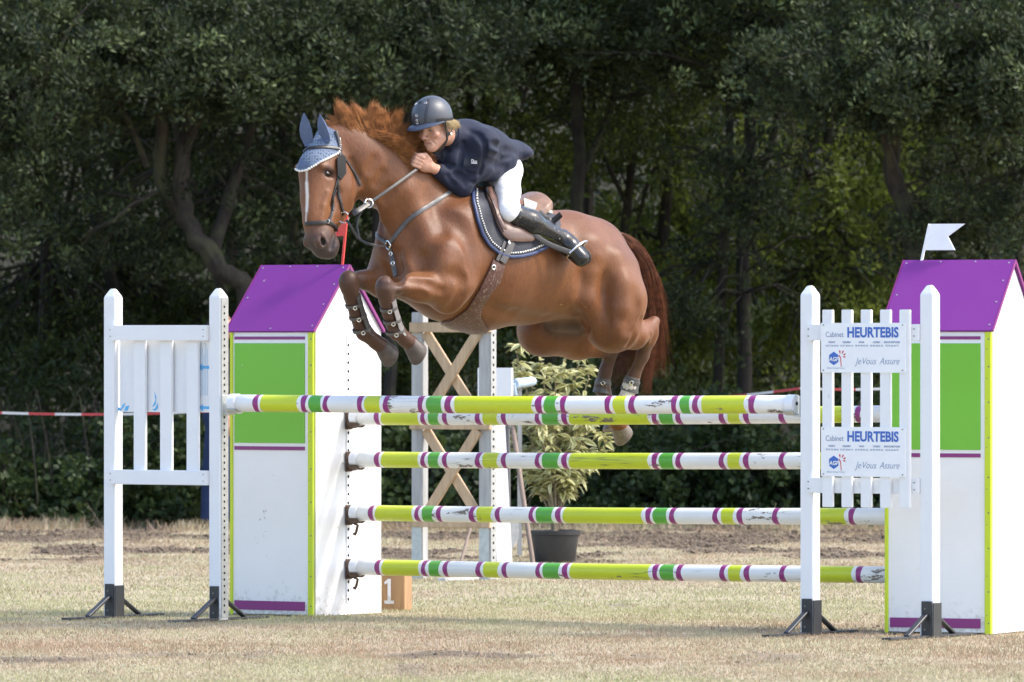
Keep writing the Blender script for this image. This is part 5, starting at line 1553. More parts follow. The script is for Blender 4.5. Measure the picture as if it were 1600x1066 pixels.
# collar, arm band with white mark
mb = MB(); nk = hd(0, -.035, -.06); ring(mb, nk * .75 + (SHC + HF * .05 + HU * .03) * .25 - FD * .012, (SHC + HF * .05 + HU * .03) - nk, .060, .011, 24); mb.build('collar', m_jack, jack, smooth=True)
m_logo = simple('white_print', (.72, .72, .74), .5, .05)
patch('arm_band', [(726, 246), (752, 246), (751, 260), (724, 259)], .002, .003, cloth('navy_band', (.008, .011, .022), .6, 30, .1), jack, step=3, tree=jt)
lg = thing('dummy', (0, 0, 0), None, None) if False else None
mb = MB()
for pth in ([(737, 252), (737, 249.6), (739, 249.2), (740, 251), (739.4, 252.6)], [(736.2, 253.4), (745, 253.6)], [(736.2, 255), (745.2, 255.2)], [(741, 252.4), (741, 251)], [(743, 252.4), (743, 251)], [(744.6, 252.4), (744.6, 251)]):
    p_, n_ = skin(pth, .0065, .5, jt); band(mb, p_, n_, .0032, .0008)
mb.build('emblem', m_logo, jack)

br_ = []
br_ += [rc(HIPC + HL * .06, HIPC - HL * .06, .080, .080, .05)]
for mi_ in (0, 1):
    T = (lambda p: p) if mi_ == 0 else mir
    hipj = T(HIPC + HL * .085 + HF * .02 - HU * .02); kn, an = T(KN), T(AN)
    br_ += [rc(hipj, kn * .5 + hipj * .5, .080, .064, .04), rc(kn * .5 + hipj * .5, kn, .064, .056, .03), rc(kn, kn * .85 + an * .15, .056, .052, .02)]
brv, brf = surface(br_, .006, 2); brf = outward(brv, brf)
link('breeches', np_mesh('breeches', brv, brf, m_bree, smooth=True), rider)
# boots
def boot_mat():
    m, nt, b = newmat('muddy_black_boot')
    n0 = noise(nt, 55, 4, .6); r0 = ramp(nt, n0.outputs[0], [(.66, (.012, .011, .011)), (.70, (.30, .28, .25))])
    nt.links.new(r0.outputs[0], b.inputs['Base Color']); r1 = ramp(nt, n0.outputs[0], [(.6, .22), (.72, .8)]); nt.links.new(r1.outputs[0], b.inputs['Roughness'])
    n1 = noise(nt, 10, 3, .5); bump(nt, b, n1.outputs[0], .3, .02); return m
m_bootb = boot_mat(); m_sole = simple('rubber_sole', (.02, .02, .02), .7, .3, 40, .5, 80)
TOE = AN + H(902, 404, 40.0) - H(880, 375, 40.0) + HL * .03
for mi_ in (0, 1):
    T = (lambda p: p) if mi_ == 0 else mir
    kn, an, toe = T(KN), T(AN), T(TOE)
    mid = kn * .6 + an * .4
    bo = [rc(kn * .88 + an * .12 - HU * .008, mid, .064, .062, .03), rc(mid, kn * .12 + an * .88, .062, .043, .03), rc(kn * .12 + an * .88, an, .043, .043, .02), rc(an, an + (toe - an) * .35, .050, .052, .02), rc(an + (toe - an) * .35, toe, .052, .045, .02)]
    ax = (toe - an) / np.linalg.norm(toe - an); lg_ = (an - kn) / np.linalg.norm(an - kn)
    sl = lg_ - ax * (lg_ @ ax); sl /= np.linalg.norm(sl)
    bo += [rc(an + sl * .018 - ax * .022, an + sl * .03, .036, .036, .02)]
    bo += [el(kn - lg_ * .035, AX, (.07, .07, .07), .006, 'sub')]
    v_, f_ = surface(bo, .005, 2); f_ = outward(v_, f_)
    bt = link('riding_boot', np_mesh('riding_boot', v_, f_, m_bootb, smooth=True), rider)
    so = [rc(an + sl * .056 - ax * .026, an + sl * .060, .034, .034, .01), rc(an + sl * .052 + ax * .02, toe + sl * .045, .042, .042, .01)]
    pl = np.cross(sl, ax); v_, f_ = surface([(q[0], q[1], q[2], q[3], q[4], q[5], squash(sl, .35), q[7]) for q in so], .005, 1); f_ = outward(v_, f_)
    link('sole', np_mesh('sole', v_, f_, m_sole, smooth=True), bt)
    # spur
    mb = MB(); sp0 = an - lg_ * .02
    mb.tube([sp0 + (pl * math.cos(t) + sl * .0 + np.cross(lg_, pl) * math.sin(t)) * .047 for t in np.linspace(0, 2 * math.pi, 18)], .004, 6, False); mb.build('spur', m_silver, bt, smooth=True)
    # stirrup hangs from the saddle
    st = mb = MB()
    c_ = an + (toe - an) * .62 + sl * .018
    w_ = np.cross(ax, sl)
    ringp = [c_ + sl * .055 + w_ * .062, c_ + sl * .055 - w_ * .062, c_ + sl * .0 - w_ * .068, c_ - sl * .06 - w_ * .040, c_ - sl * .082, c_ - sl * .06 + w_ * .040, c_ + w_ * .068, c_ + sl * .055 + w_ * .062]
    mb.tube(ringp, .0065, 8); so_ = mb.build('stirrup', m_silver, sad, smooth=True)
    top = c_ - sl * .075
    fl = T(onskin(815, 352, .045))
    mb = MB(); free(mb, [fl, (fl + top) / 2 + (HU * -.02), top], .028, .005, HL if mi_ == 0 else -HL); mb.build('stirrup_leather', m_black, so_, smooth=True)

# helmet
hm_m = simple('grey_helmet_shell', (.055, .060, .072), .40, .15, 60, .25, 220)
hm_d = simple('black_helmet_panel', (.014, .014, .017), .4, .2, 60)
hc = hd(0, .010, .040)
def hpt(az, pol, s=1.0):
    x = .100 * math.sin(pol) * math.sin(az); y = .118 * math.sin(pol) * math.cos(az); z = .112 * math.cos(pol)
    return hc + (RD * x + FD * y + UD * z) * s
def hlow(az):
    a = abs((az + math.pi) % (2 * math.pi) - math.pi)            # 0 front, pi back
    return math.pi / 2 + np.interp(a, [0, .6, 1.2, 1.7, 2.3, math.pi], [.12, .13, .20, .34, .46, .44])
nA, nP = 48, 16
mb = MB(); vs_ = []
for i in range(nP):
    for k in range(nA):
        az = 2 * math.pi * k / nA; vs_.append(hpt(az, .03 + (hlow(az) - .03) * i / (nP - 1)))
for k in range(nA):
    az = 2 * math.pi * k / nA; vs_.append(hpt(az, hlow(az), .90))
fs_ = [(i * nA + k, i * nA + (k + 1) % nA, (i + 1) * nA + (k + 1) % nA, (i + 1) * nA + k) for i in range(nP) for k in range(nA)] + [tuple(range(nA - 1, -1, -1))]
mb.add(vs_, fs_); helm = mb.build('helmet', hm_m, rider, smooth=True)
mb = MB(); rows = []
for t_, (ext, dz) in enumerate(((-.004, .004), (.018, .001), (.034, -.008), (.042, -.016), (.040, -.020), (.020, -.008), (-.006, -.006))):
    r_ = []
    for k in range(25):
        az = R(-78) + R(156) * k / 24; e_ = ext * math.cos(az * .98) ** .7 if ext > 0 else ext
        p_ = hpt(az, hlow(az) - .03); d_ = (RD * math.sin(az) + FD * math.cos(az)); r_.append(p_ + d_ * e_ + UD * dz * max(.15, math.cos(az)))
    rows.append(r_)
mb.add([q for r_ in rows for q in r_], [(i * 25 + k, i * 25 + k + 1, ((i + 1) % 7) * 25 + k + 1, ((i + 1) % 7) * 25 + k) for i in range(7) for k in range(24)])
mb.build('visor', simple('blue_grey_visor', (.045, .058, .092), .4, .1, 40), helm, smooth=True)
def hband(name, path, wd, mat, s=1.006):
    mb = MB(); pts = [hpt(a, p, s) for a, p in path]; ns = [(q - hc) / np.linalg.norm(q - hc) for q in pts]; band(mb, pts, ns, wd, .0015); return mb.build(name, mat, helm, smooth=True)
for sg in (1, -1):
    hband('seam', [(sg * (.42 + .55 * (t ** 1.5)), 1.62 - 1.25 * t) for t in np.linspace(0, 1, 14)], .003, hm_d)
    hband('seam', [(sg * (.50 + .62 * (t ** 1.5)), 1.62 - 1.25 * t) for t in np.linspace(0, 1, 14)], .002, m_silver if False else hm_d)
hband('rim', [(t, hlow(t) - .10) for t in np.linspace(1.0, 2 * math.pi - 1.0, 30)], .018, hm_d)
for a_, p_ in ((0.0, 1.20), (0.0, 1.42), (.62, .62), (-.62, .62)):
    mb = MB(); q = hpt(a_, p_, 1.004); ring(mb, q, q - hc, .0062, .0022, 12); mb.build('vent_ring', m_silver, helm, smooth=True)
mb = MB(); q = hpt(0, .52, 1.0); nn_ = Vector(q - hc).normalized(); 
mb.tube([q - np.array(nn_) * .002, q + np.array(nn_) * .002], .011, 12); mb.build('vent', hm_d, helm)
hband('badge', [(a_, 1.56) for a_ in np.linspace(-.14, .14, 6)], .014, hm_d, 1.008)
hband('badge_print', [(a_, 1.545) for a_ in np.linspace(-.10, .10, 5)], .0028, m_logo, 1.017)
hband('badge_print', [(a_, 1.59) for a_ in np.linspace(-.06, .06, 5)], .0018, m_logo, 1.017)
# chin strap and hair
for s in (1, -1):
    a0, a1, a2 = hd(s * .082, .020, -.01), hd(s * .072, .012, -.075), hd(s * .030, .050, -.128)
    mb = MB(); free(mb, [hd(s * .088, .028, .010), hd(s * .080, .016, -.045), hd(s * .066, .020, -.090), hd(s * .036, .048, -.126), hd(0, .060, -.133)], .014, .003, RD * s); mb.build('chin_strap', m_black, helm, smooth=True)
    mb = MB(); free(mb, [hd(s * .080, -.045, .0), hd(s * .082, -.020, -.045), hd(s * .076, .012, -.066)], .012, .003, RD * s); mb.build('chin_strap', m_black, helm, smooth=True)
    mb = MB(); ring(mb, hd(s * .086, -.006, -.064), RD * s, .0055, .003, 8); mb.build('earring', m_silver, rider, smooth=True)
m_blond = hair_mat('blond_hair', (.42, .30, .15), (.80, .66, .40))
hr = []
for q in range(700):
    s = rng.choice((1, -1)); az = rng.uniform(1.45, 2.9) * s
    p0 = hpt(az, hlow(az) - .05, .96); out = RD * math.sin(az) * .010 - FD * .016
    p3 = p0 - UD * rng.uniform(.022, .062) + out * rng.uniform(.2, 2.2) + rng.normal(0, .006, 3)
    hr.append((bez(p0, p0 - UD * .01 + out * .5, p3 + UD * .012, p3, 6), rng.uniform(.0010, .002)))
strands('hair', hr, m_blond, rider)
# ------------------------------------------------------------------ things standing behind the jump
def wood(name, c, var=.25):
    m, nt, b = newmat(name)
    n1 = noise(nt, 6, 6, .65, vscale=(1, 1, .12)); n2 = noise(nt, 40, 4, .6, vscale=(1, 1, .08))
    c1 = ramp(nt, n1.outputs[0], [(.3, tuple(x * (1 - var) for x in c)), (.7, tuple(min(1, x * (1 + var)) for x in c))])
    cc = mix(nt, .4, c1.outputs[0], n2.outputs[0], 'OVERLAY'); nt.links.new(cc, b.inputs['Base Color']); b.inputs['Roughness'].default_value = .75
    bump(nt, b, n2.outputs[0], .35, .004); return m
m_greywood = wood('weathered_grey_wood', (.34, .34, .33)); m_tanwood = wood('raw_pine', (.42, .30, .185))
dT = gd(906)
MT = frame(gx_(656, dT), dT, 33.3)
tw = thing('timber_wing', MT.translation, 'unpainted timber wing stand with crossed braces behind the poles', 'jump wing')
WT = .505
for x in (0, WT):
    mb = MB(MT); mb.box((x, 0, .84), (.085, .065, 1.66)); mb.build('post', m_greywood, tw, bevel=.004)
    mb = MB(MT); mb.box((x, -.036, .17), (.070, .006, .32)); mb.build('steel_shoe', simple('galvanised_shoe', (.42, .46, .48), .4, .15, 30, metal=.7), tw)
for z, h in ((1.575, .062), (.965, .050), (.352, .042)):
    mb = MB(MT); mb.box((WT / 2 + .006, -.046, z), (WT + .095, .026, h)); mb.build('crossbar', m_tanwood, tw, bevel=.003)
for z0, z1 in ((.995, 1.545), (.375, .938)):
    mb = MB(MT); mb.bar((.060, -.044, z0 + .01), (WT - .040, -.044, z1), .022, .066, (-.8, 0, .7)); mb.build('brace', m_tanwood, tw, bevel=.003)
    mb = MB(MT); mb.bar((.055, -.018, z1), (WT - .048, -.018, z0 + .02), .022, .066, (.8, 0, .7)); mb.build('brace', m_tanwood, tw, bevel=.003)
mb = MB(MT); mb.box((WT + .0455, 0, .86), (.005, .058, 1.60)); st_ = mb.build('hole_strip', m_galv, tw)
holes(MT, 'hole_row', st_, WT + .049, -.004, .10, 1.62, .046, .0085, (1, 0, 0))
# white plank, white board with a bluish roll, rakes
mb = MB(); mb.bar(P(789, 905, dT + .9) , P(776, 660, dT + .95), .035, .10, (1, .3, 0)); tag(mb.build('plank', m_whiteside, None, P(789, 905, dT + .9)), 'white painted plank leaning beside the timber wing', 'plank')
dB = dT + 1.6
bd = thing('crate_board', P(775, 628, dB), 'square white board on a stake behind the timber wing', 'board')
mb = MB(frame(gx_(774, dB), dB, 20)); zc_ = P(0, 601, dB).z; mb.box((0, 0, zc_), (.235, .03, .215)); mb.build('panel', m_whiteside, bd, bevel=.003)
mb = MB(frame(gx_(774, dB), dB, 20)); mb.box((.02, .03, (zc_ - .09) / 2), (.035, .028, zc_ - .05)); mb.build('stake', m_greywood, bd)
dR = dT + 2.4
mb = MB(); mb.tube([P(803, 600, dR), P(832, 596, dR + .3)], [.034, .030], 14); mb.tube([P(803, 600, dR - .02), P(806, 618, dR)], [.012, .012], 8)
roll = thing('water_can', P(818, 600, dR), 'pale blue plastic container on a post beside the white board', 'container')
mb.build('body', simple('pale_blue_plastic', (.40, .50, .60), .4, .1, 12), roll, smooth=True)
mb = MB(); mb.bar(P(812, 606, dR + .15), P(812, 868, dR + .15), .03, .03, (0, 1, 0)); mb.build('stand', m_greywood, roll)
m_handle = wood('old_handle', (.20, .15, .12))
rk = thing('rake', P(832, 880, dT + 2.2), 'long handled rake leaning beside the potted shrub', 'rake')
mb = MB(); mb.tube([P(833, 882, dT + 2.2), P(797, 640, dT + 2.6)], .016, 10); mb.build('handle', m_handle, rk, smooth=True)
mb = MB(); mb.bar(P(822, 884, dT + 2.1), P(846, 884, dT + 2.3), .02, .02)
for k in range(7): q = P(823 + 3.5 * k, 884, dT + 2.12 + .03 * k); mb.tube([q, q + Vector((0, -.03, -.06))], .003, 5)
mb.build('head', m_blackm, rk)
sv_ = thing('shovel', P(793, 850, dT + 2.0), 'upright grey shovel with its handle beside the white plank', 'shovel')
mb = MB(); mb.tube([P(794, 800, dT + 2.0), P(793, 655, dT + 2.0)], [.017, .017], 10); mb.tube([P(793, 668, dT + 2.0), P(793, 650, dT + 2.0)], [.024, .024], 10); mb.build('handle', simple('grey_handle', (.10, .10, .105), .5), sv_, smooth=True)
mb = MB(); q = P(794, 800, dT + 2.0); mb.add([q + Vector((x * .07, -.01 + .012 * abs(x), -z)) for z, xs in ((0, (-.5, 0, .5)), (.05, (-1, 0, 1)), (.17, (-1, 0, 1)), (.25, (-.3, 0, .3))) for x in xs], [(3 * i + j, 3 * i + j + 1, 3 * i + j + 4, 3 * i + j + 3) for i in range(3) for j in range(2)]); mb.build('blade', m_galv, sv_)
mb = MB(); mb.tube([P(738, 815, dT + .7), P(716, 892, dT + .4)], .010, 8); tag(mb.build('stick', m_handle, None, P(716, 892, dT + .4)), 'thin brown stick leaning under the timber wing', 'stick')
mb = MB(); mb.bar(P(690, 906, dT - .2), P(800, 903, dT + .3), .06, .02); tag(mb.build('ground_plank', m_whiteside, None, P(745, 905, dT)), 'pale board lying flat on the grass below the timber wing', 'plank')

# numbered block beside the left tower
dN = gd(955)
MN = frame(gx_(614, dN), dN, 20)
nb_ = thing('number_block', MN.translation, 'small tan wooden block painted with a white number 1', 'number marker')
m_ply = wood('tan_plywood', (.36, .215, .105))
mb = MB(MN); mb.box((0, .06, .105), (.135, .12, .205)); mb.build('block', m_ply, nb_, bevel=.003)
mb = MB(MN); mb.prism([(-.050, .040), (.006, .040), (.006, .058), (-.012, .058), (-.012, .178), (-.028, .178), (-.052, .158), (-.046, .146), (-.031, .156), (-.031, .058), (-.050, .058)], -.001, -.0025); mb.build('number', m_white, nb_)

# ------------------------------------------------------------------ potted variegated shrub
dP = gd(879)
po = P(867, 879, dP); po.z = 0
sh = thing('potted_shrub', po, 'variegated pale leaved shrub in a black plastic pot behind the poles', 'potted plant')
m_pot = simple('black_plastic_pot', (.022, .023, .025), .45, .2, 20, .1, 60)
mb = MB(Matrix.Translation(po)); mb.lathe([(.135, 0.005), (.138, .01), (.160, .185), (.172, .188), (.174, .215), (.166, .217), (.160, .19), (.158, .17)], 36); mb.build('pot', m_pot, sh, smooth=True)
mb = MB(Matrix.Translation(po)); mb.lathe([(.001, .178), (.08, .182), (.159, .172)], 24); mb.build('soil', simple('potting_soil', (.05, .035, .025), .95, .4, 40, .5, 60), sh, smooth=True)
m_stem = simple('shrub_stem', (.19, .155, .10), .8, .3, 30)
rs = np.random.default_rng(21)
sxl = dP / FPX
def SP(px, py, dy=0): return np.array(P(px, py, dP + dy))
twigs = []
mb = MB()
for i, (bx, tx, ty, dy) in enumerate(((862, 788, 690, .05), (864, 805, 545, -.1), (866, 842, 522, .1), (868, 868, 590, -.12), (870, 905, 560, .08), (871, 935, 630, -.05), (869, 950, 690, .1), (866, 838, 640, -.18), (868, 905, 680, .2), (865, 826, 580, .2), (870, 885, 535, .18), (864, 794, 600, .0), (867, 920, 590, .15))):
    a = np.array(po) + np.array([(bx - 867) * sxl * .6, dy * .1, .17]); e = SP(tx, ty, dy)
    m1 = a * .55 + e * .45 + np.array([(a[0] - e[0]) * .12, 0, .10]); pts = bez(a, a + np.array([0, 0, .18]), m1, e, 9)
    twigs.append(pts); mb.tube(list(pts), list(np.linspace(.010, .0035, 9)), 6)
for t in list(twigs):
    for k in range(4, 9):
        for q in range(2):
            d_ = rs.normal(0, 1, 3); d_[2] = abs(d_[2]) * .6 + .3; d_ /= np.linalg.norm(d_); e = t[k] + d_ * rs.uniform(.06, .15)
            mb.tube([t[k], (t[k] + e) / 2 + np.array([0, 0, .012]), e], [.003, .0025, .0015], 5); twigs.append(np.array([t[k], t[k] * .66 + e * .34, t[k] * .33 + e * .67, e]))
mb.build('stem', m_stem, sh, smooth=True)
def shrub_leaf(seed):
    r = np.random.default_rng(seed); L = .098; W = r.uniform(.014, .019); droop = r.uniform(.35, .95)
    vs, fs, mi = [], [], []
    for i in range(6):
        u = i / 5; wdt = W * math.sin(math.pi * min(1, u ** .8 * .97 + .02)) + .0008
        x = L * (u - .12 * u * u * droop); z = -L * droop * .55 * u * u
        for s_, k in ((-1, 1.0), (-.45, .5), (0, 0), (.45, .5), (1, 1.0)): vs.append((x, s_ * wdt, z + .30 * wdt * k))
    for i in range(5):
        for j in range(4): fs.append((i * 5 + j, i * 5 + j + 1, i * 5 + j + 6, i * 5 + j + 5)); mi.append(0 if j in (1, 2) else 1)
    return vs, fs, mi
def leafm(name, lo, hi):
    m = simple(name, lo, .45, .01); nt = m.node_tree; b = nt.nodes['Principled BSDF']
    oi = nt.nodes.new('ShaderNodeObjectInfo'); n = noise(nt, 9, 2, .5); ad = nt.nodes.new('ShaderNodeMath'); ad.operation = 'ADD'; nt.links.new(oi.outputs['Random'], ad.inputs[0]); nt.links.new(n.outputs[0], ad.inputs[1])
    sb = nt.nodes.new('ShaderNodeMath'); sb.operation = 'MULTIPLY'; sb.inputs[1].default_value = .55; nt.links.new(ad.outputs[0], sb.inputs[0])
    r = ramp(nt, sb.outputs[0], [(.15, lo), (.85, hi)]); nt.links.new(r.outputs[0], b.inputs['Base Color'])
    tr = nt.nodes.new('ShaderNodeBsdfTranslucent'); nt.links.new(r.outputs[0], tr.inputs[0]); mx = nt.nodes.new('ShaderNodeMixShader'); mx.inputs[0].default_value = .25
    nt.links.new(b.outputs[0], mx.inputs[1]); nt.links.new(tr.outputs[0], mx.inputs[2]); nt.links.new(mx.outputs[0], nt.nodes['Material Output'].inputs[0]); return m
LM = [leafm('leaf_green_centre', (.22, .26, .075), (.36, .38, .15)), leafm('leaf_cream_edge', (.54, .51, .25), (.72, .67, .40))]
lms = []
for k in range(6):
    vs, fs, mi = shrub_leaf(k); me = bpy.data.meshes.new('leaf'); me.from_pydata(vs, [], fs)
    for q in LM: me.materials.append(q)
    me.polygons.foreach_set('material_index', mi); me.polygons.foreach_set('use_smooth', [True] * len(fs)); me.update(); lms.append(me)
spots = []
for i in range(1900):
    t = twigs[rs.integers(0, 13)] if rs.random() < .25 else twigs[rs.integers(13, len(twigs))]
    k = rs.uniform(.25 if len(t) < 9 else .45, 1) * (len(t) - 1); j = min(int(k), len(t) - 2); p = t[j] + (t[j + 1] - t[j]) * (k - j)
    spots.append(p)
spots.sort(key=lambda p: p[1])
sv2, sf2, sm2 = [], [], []
for i, p in enumerate(spots):
    yaw_ = rs.uniform(0, 2 * math.pi); pit = rs.uniform(-.5, .5)
    M = Matrix.Translation(Vector(p)) @ Matrix.Rotation(yaw_, 4, 'Z') @ Matrix.Rotation(-pit, 4, 'Y') @ Matrix.Rotation(rs.normal(0, .5), 4, 'X') @ Matrix.Scale(rs.uniform(.65, 1.15), 4)
    if i < 290:
        o = bpy.data.objects.new('leaf', lms[i % 6]); COL.objects.link(o); o.parent = sh; o.matrix_local = Matrix.Translation(-po) @ M
    else:
        vs, fs, mi = shrub_leaf(i % 6); b_ = len(sv2); sv2 += [M @ Vector(q) for q in vs]; sf2 += [tuple(b_ + q for q in f) for f in fs]; sm2 += mi
me = np_mesh('foliage', np.array(sv2), np.array(sf2), LM, mi=sm2, smooth=True); o = link('foliage', me, sh); o['kind'] = 'stuff'

# ------------------------------------------------------------------ barrier tape across the field
bt_ = thing('barrier_tape', P(480, 634, 57), 'red and white barrier tape stretched along the edge of the wood', 'barrier tape')
m_tr = simple('tape_red', (.30, .028, .026), .5, .08); m_tw = simple('tape_white', (.40, .40, .39), .5, .06)
mb = MB(); tp = [(-120, 640, 57.5), (470, 634, 57), (960, 622, 56.5), (1250, 607, 56), (1500, 596, 56), (1800, 590, 55.5)]
pp = []
for a, b_ in zip(tp, tp[1:]):
    A, B = P(*a), P(*b_); n = max(2, int((B - A).length / .05))
    for i in range(n):
        t = i / n; q = A.lerp(B, t); q.z -= .05 * math.sin(math.pi * t) * min(1, (B - A).length / 2); pp.append(q)
pp.append(P(*tp[-1]))
acc = 0; vs = []
for q in pp: vs += [q + Vector((0, -.003, -.009)), q + Vector((0, .003, .009))]
mb.add(vs, [(2 * i, 2 * i + 2, 2 * i + 3, 2 * i + 1) for i in range(len(pp) - 1)])
mb.mi = [(i // 4) % 2 for i in range(len(pp) - 1)]
mb.build('tape', [m_tr, m_tw], bt_)
for q in (P(470, 634, 57), P(1505, 596, 56)):
    mb = MB(); mb.tube([(q.x, q.y + .02, -.05), (q.x, q.y + .02, q.z + .10)], .018, 8); mb.build('stake', m_handle, bt_, smooth=True)

# ------------------------------------------------------------------ a bystander, mostly hidden by the left wing
dS = gd(826)
sx0 = gx_(341, dS)
def SB(x, y, z): return np.array([sx0 + x, dS + y, z])
sper = thing('person', SB(0, 0, 0), 'bystander in dark blue jeans and dark shoes behind the left wing', 'person')
bs = []
hipz = .86
for s in (-1, 1):
    fx = -.065 if s < 0 else .03
    bs += chain([(SB(.01, s * .085, hipz), .085), (SB(fx * .6, s * .09, .47), .062), (SB(fx, s * .09, .09), .045)], .02)
    bs += [rc(SB(fx, s * .09, .05), SB(fx + .13, s * .09, .035), .04, .035, .02)]
    bs += chain([(SB(0, s * .19, 1.36), .05), (SB(-.01, s * .23, 1.10), .045), (SB(.07, s * .20, .88), .034)], .02) + [rc(SB(.07, s * .20, .86), SB(.09, s * .20, .79), .03, .022, .02)]
    for k in range(4): bs += [rc(SB(.075 + .012 * k, s * .2, .80), SB(.08 + .014 * k, s * .195, .735), .009, .007, .004)]
    bs += [rc(SB(.10, s * .19, .84), SB(.125, s * .185, .775), .011, .009, .006)]
bs += chain([(SB(0, 0, .90), .13), (SB(-.01, 0, 1.12), .125), (SB(0, 0, 1.34), .13)], .04, squash((1, 0, 0), .75))
bs += [rc(SB(0, -.17, 1.36), SB(0, .17, 1.36), .055, .055, .05), rc(SB(0, 0, 1.36), SB(.02, 0, 1.50), .055, .05, .03)]
bs += [el(SB(.025, 0, 1.60), np.eye(3), (.095, .075, .11), .02), el(SB(.09, 0, 1.555), np.eye(3), (.03, .04, .04), .02), rc(SB(.115, 0, 1.60), SB(.132, 0, 1.572), .011, .014, .012)]
bs += [el(SB(.02, s * .078, 1.58), np.eye(3), (.018, .010, .030), .006) for s in (1, -1)]
v_, f_ = surface(bs, .011, 2); link('body', np_mesh('body', v_, outward(v_, f_), simple('skin', (.45, .24, .16), .5, .1), smooth=True), sper)
tr_ = [rc(SB(0, -.07, .90), SB(0, .07, .90), .125, .125, .03)]
for s in (-1, 1):
    fx = -.065 if s < 0 else .03
    tr_ += chain([(SB(.01, s * .085, hipz), .108), (SB(fx * .6, s * .09, .47), .085), (SB(fx, s * .09, .10), .072)], .03)
v_, f_ = surface(tr_, .010, 2); link('jeans', np_mesh('jeans', v_, outward(v_, f_), cloth('blue_jeans', (.018, .032, .085), .85, 14, .5, .2), smooth=True), sper)
to_ = chain([(SB(0, 0, .95), .155), (SB(-.01, 0, 1.12), .148), (SB(0, 0, 1.33), .150)], .04, squash((1, 0, 0), .78)) + [rc(SB(0, -.17, 1.35), SB(0, .17, 1.35), .075, .075, .05)]
for s in (-1, 1): to_ += chain([(SB(0, s * .19, 1.36), .068), (SB(-.01, s * .23, 1.10), .060), (SB(.05, s * .21, .93), .05)], .03)
v_, f_ = surface(to_, .010, 2); link('pullover', np_mesh('pullover', v_, outward(v_, f_), cloth('dark_pullover', (.02, .02, .025), .9, 14, .5), smooth=True), sper)
for s in (-1, 1):
    fx = -.065 if s < 0 else .03
    sh2 = [rc(SB(fx - .02, s * .09, .05), SB(fx + .16, s * .09, .042), .05, .042, .02), rc(SB(fx, s * .09, .09), SB(fx, s * .09, .05), .055, .05, .02)]
    v_, f_ = surface(sh2, .010, 1); link('shoe', np_mesh('shoe', v_, outward(v_, f_), simple('dark_shoe', (.015, .014, .014), .5), smooth=True), sper)
hr2 = []
for q in range(500):
    d_ = rng.normal(0, 1, 3); d_[2] = abs(d_[2]); d_ /= np.linalg.norm(d_)
    if d_[0] > .5 and d_[2] < .55: continue
    p0 = SB(.02, 0, 1.60) + d_ * np.array([.098, .078, .112]); hr2.append((bez(p0, p0 + d_ * .015, p0 + d_ * .015 - np.array([.02, 0, .03]), p0 - np.array([.03, 0, .06]), 5), .004))
strands('hair', hr2, hair_mat('brown_hair', (.03, .018, .01), (.08, .05, .03)), sper)
# ------------------------------------------------------------------ the wood
def bark_mat(name, c0, c1, moss=.0):
    m, nt, b = newmat(name)
    n1 = noise(nt, 10, 7, .7, vscale=(1, 1, .22)); r = ramp(nt, n1.outputs[0], [(.32, c0), (.68, c1)])
    col = r.outputs[0]
    if moss:
        n2 = noise(nt, 3.5, 4, .6); r2 = ramp(nt, n2.outputs[0], [(.48, 0.), (.66, moss)]); col = mix(nt, r2.outputs[0], col, (.085, .095, .035))
    nt.links.new(col, b.inputs['Base Color']); b.inputs['Roughness'].default_value = .9
    bump(nt, b, n1.outputs[0], .9, .03); return m
m_bark = bark_mat('grey_brown_bark', (.014, .011, .009), (.055, .044, .034), .45)
m_bark2 = bark_mat('dark_bark', (.009, .007, .006), (.032, .026, .020), .4)
m_evergreen = leaf_mat('evergreen_leaf', (.012, .020, .010), (.120, .155, .062), .18, .5, .22)
m_midgreen = leaf_mat('mid_green_leaf', (.012, .022, .007), (.095, .120, .030), .35, .55, .25)
m_bright = leaf_mat('sunlit_green_leaf', (.045, .075, .014), (.20, .24, .045), .5, .5, .35)  # brighter leaf colour standing for sun in the gaps
m_deep = leaf_mat('shaded_deep_leaf', (.012, .022, .008), (.045, .065, .018), .35, .55, .3)  # leaf colour darkened to stand for the shade deep in the wood
for m_ in (m_evergreen, m_midgreen):                       # most leaves are dark, a few pale ones stand for sunlit young tips
    cr_ = [n for n in m_.node_tree.nodes if n.type == 'VALTORGB'][0].color_ramp; a_, b_ = cr_.elements[0].color[:], cr_.elements[-1].color[:]
    e_ = cr_.elements.new(.62); e_.color = tuple(x * .68 + y * .32 for x, y in zip(a_, b_))
m_bramble = leaf_mat('bramble_leaf', (.014, .028, .009), (.060, .092, .028), .25, .5, .3)

def leafcloud(centres, radii, per, size, seed, up=.5, flat=.75):
    """leaf sized faces gathered in tufts; returns quads with a shade value per leaf"""
    r = np.random.default_rng(seed)
    n = len(centres) * per
    c = np.repeat(np.asarray(centres), per, 0); rad = np.repeat(np.asarray(radii), per)
    g = r.normal(0, 1, (n, 3)); g /= np.linalg.norm(g, axis=1)[:, None]
    p = c + g * (rad * r.random(n) ** .45)[:, None] * np.array([1, 1, flat])
    d = g * .8 + r.normal(0, .55, (n, 3)) + np.array([0, 0, up]); d /= np.linalg.norm(d, axis=1)[:, None]
    s = np.cross(d, r.normal(0, 1, (n, 3))); s /= np.linalg.norm(s, axis=1)[:, None] + 1e-9
    L = size * r.uniform(.6, 1.25, n)[:, None]; W = L * .44
    nrm = np.cross(d, s)
    v = np.stack([p, p + d * L * .45 + s * W * .5 + nrm * L * .04, p + d * L - nrm * L * .06, p + d * L * .45 - s * W * .5 + nrm * L * .04], 1)
    sh = np.repeat(np.clip(np.repeat(r.normal(.42, .20, len(centres)), per) + r.normal(0, .20, n), 0, 1), 4)
    return v.reshape(-1, 3), sh
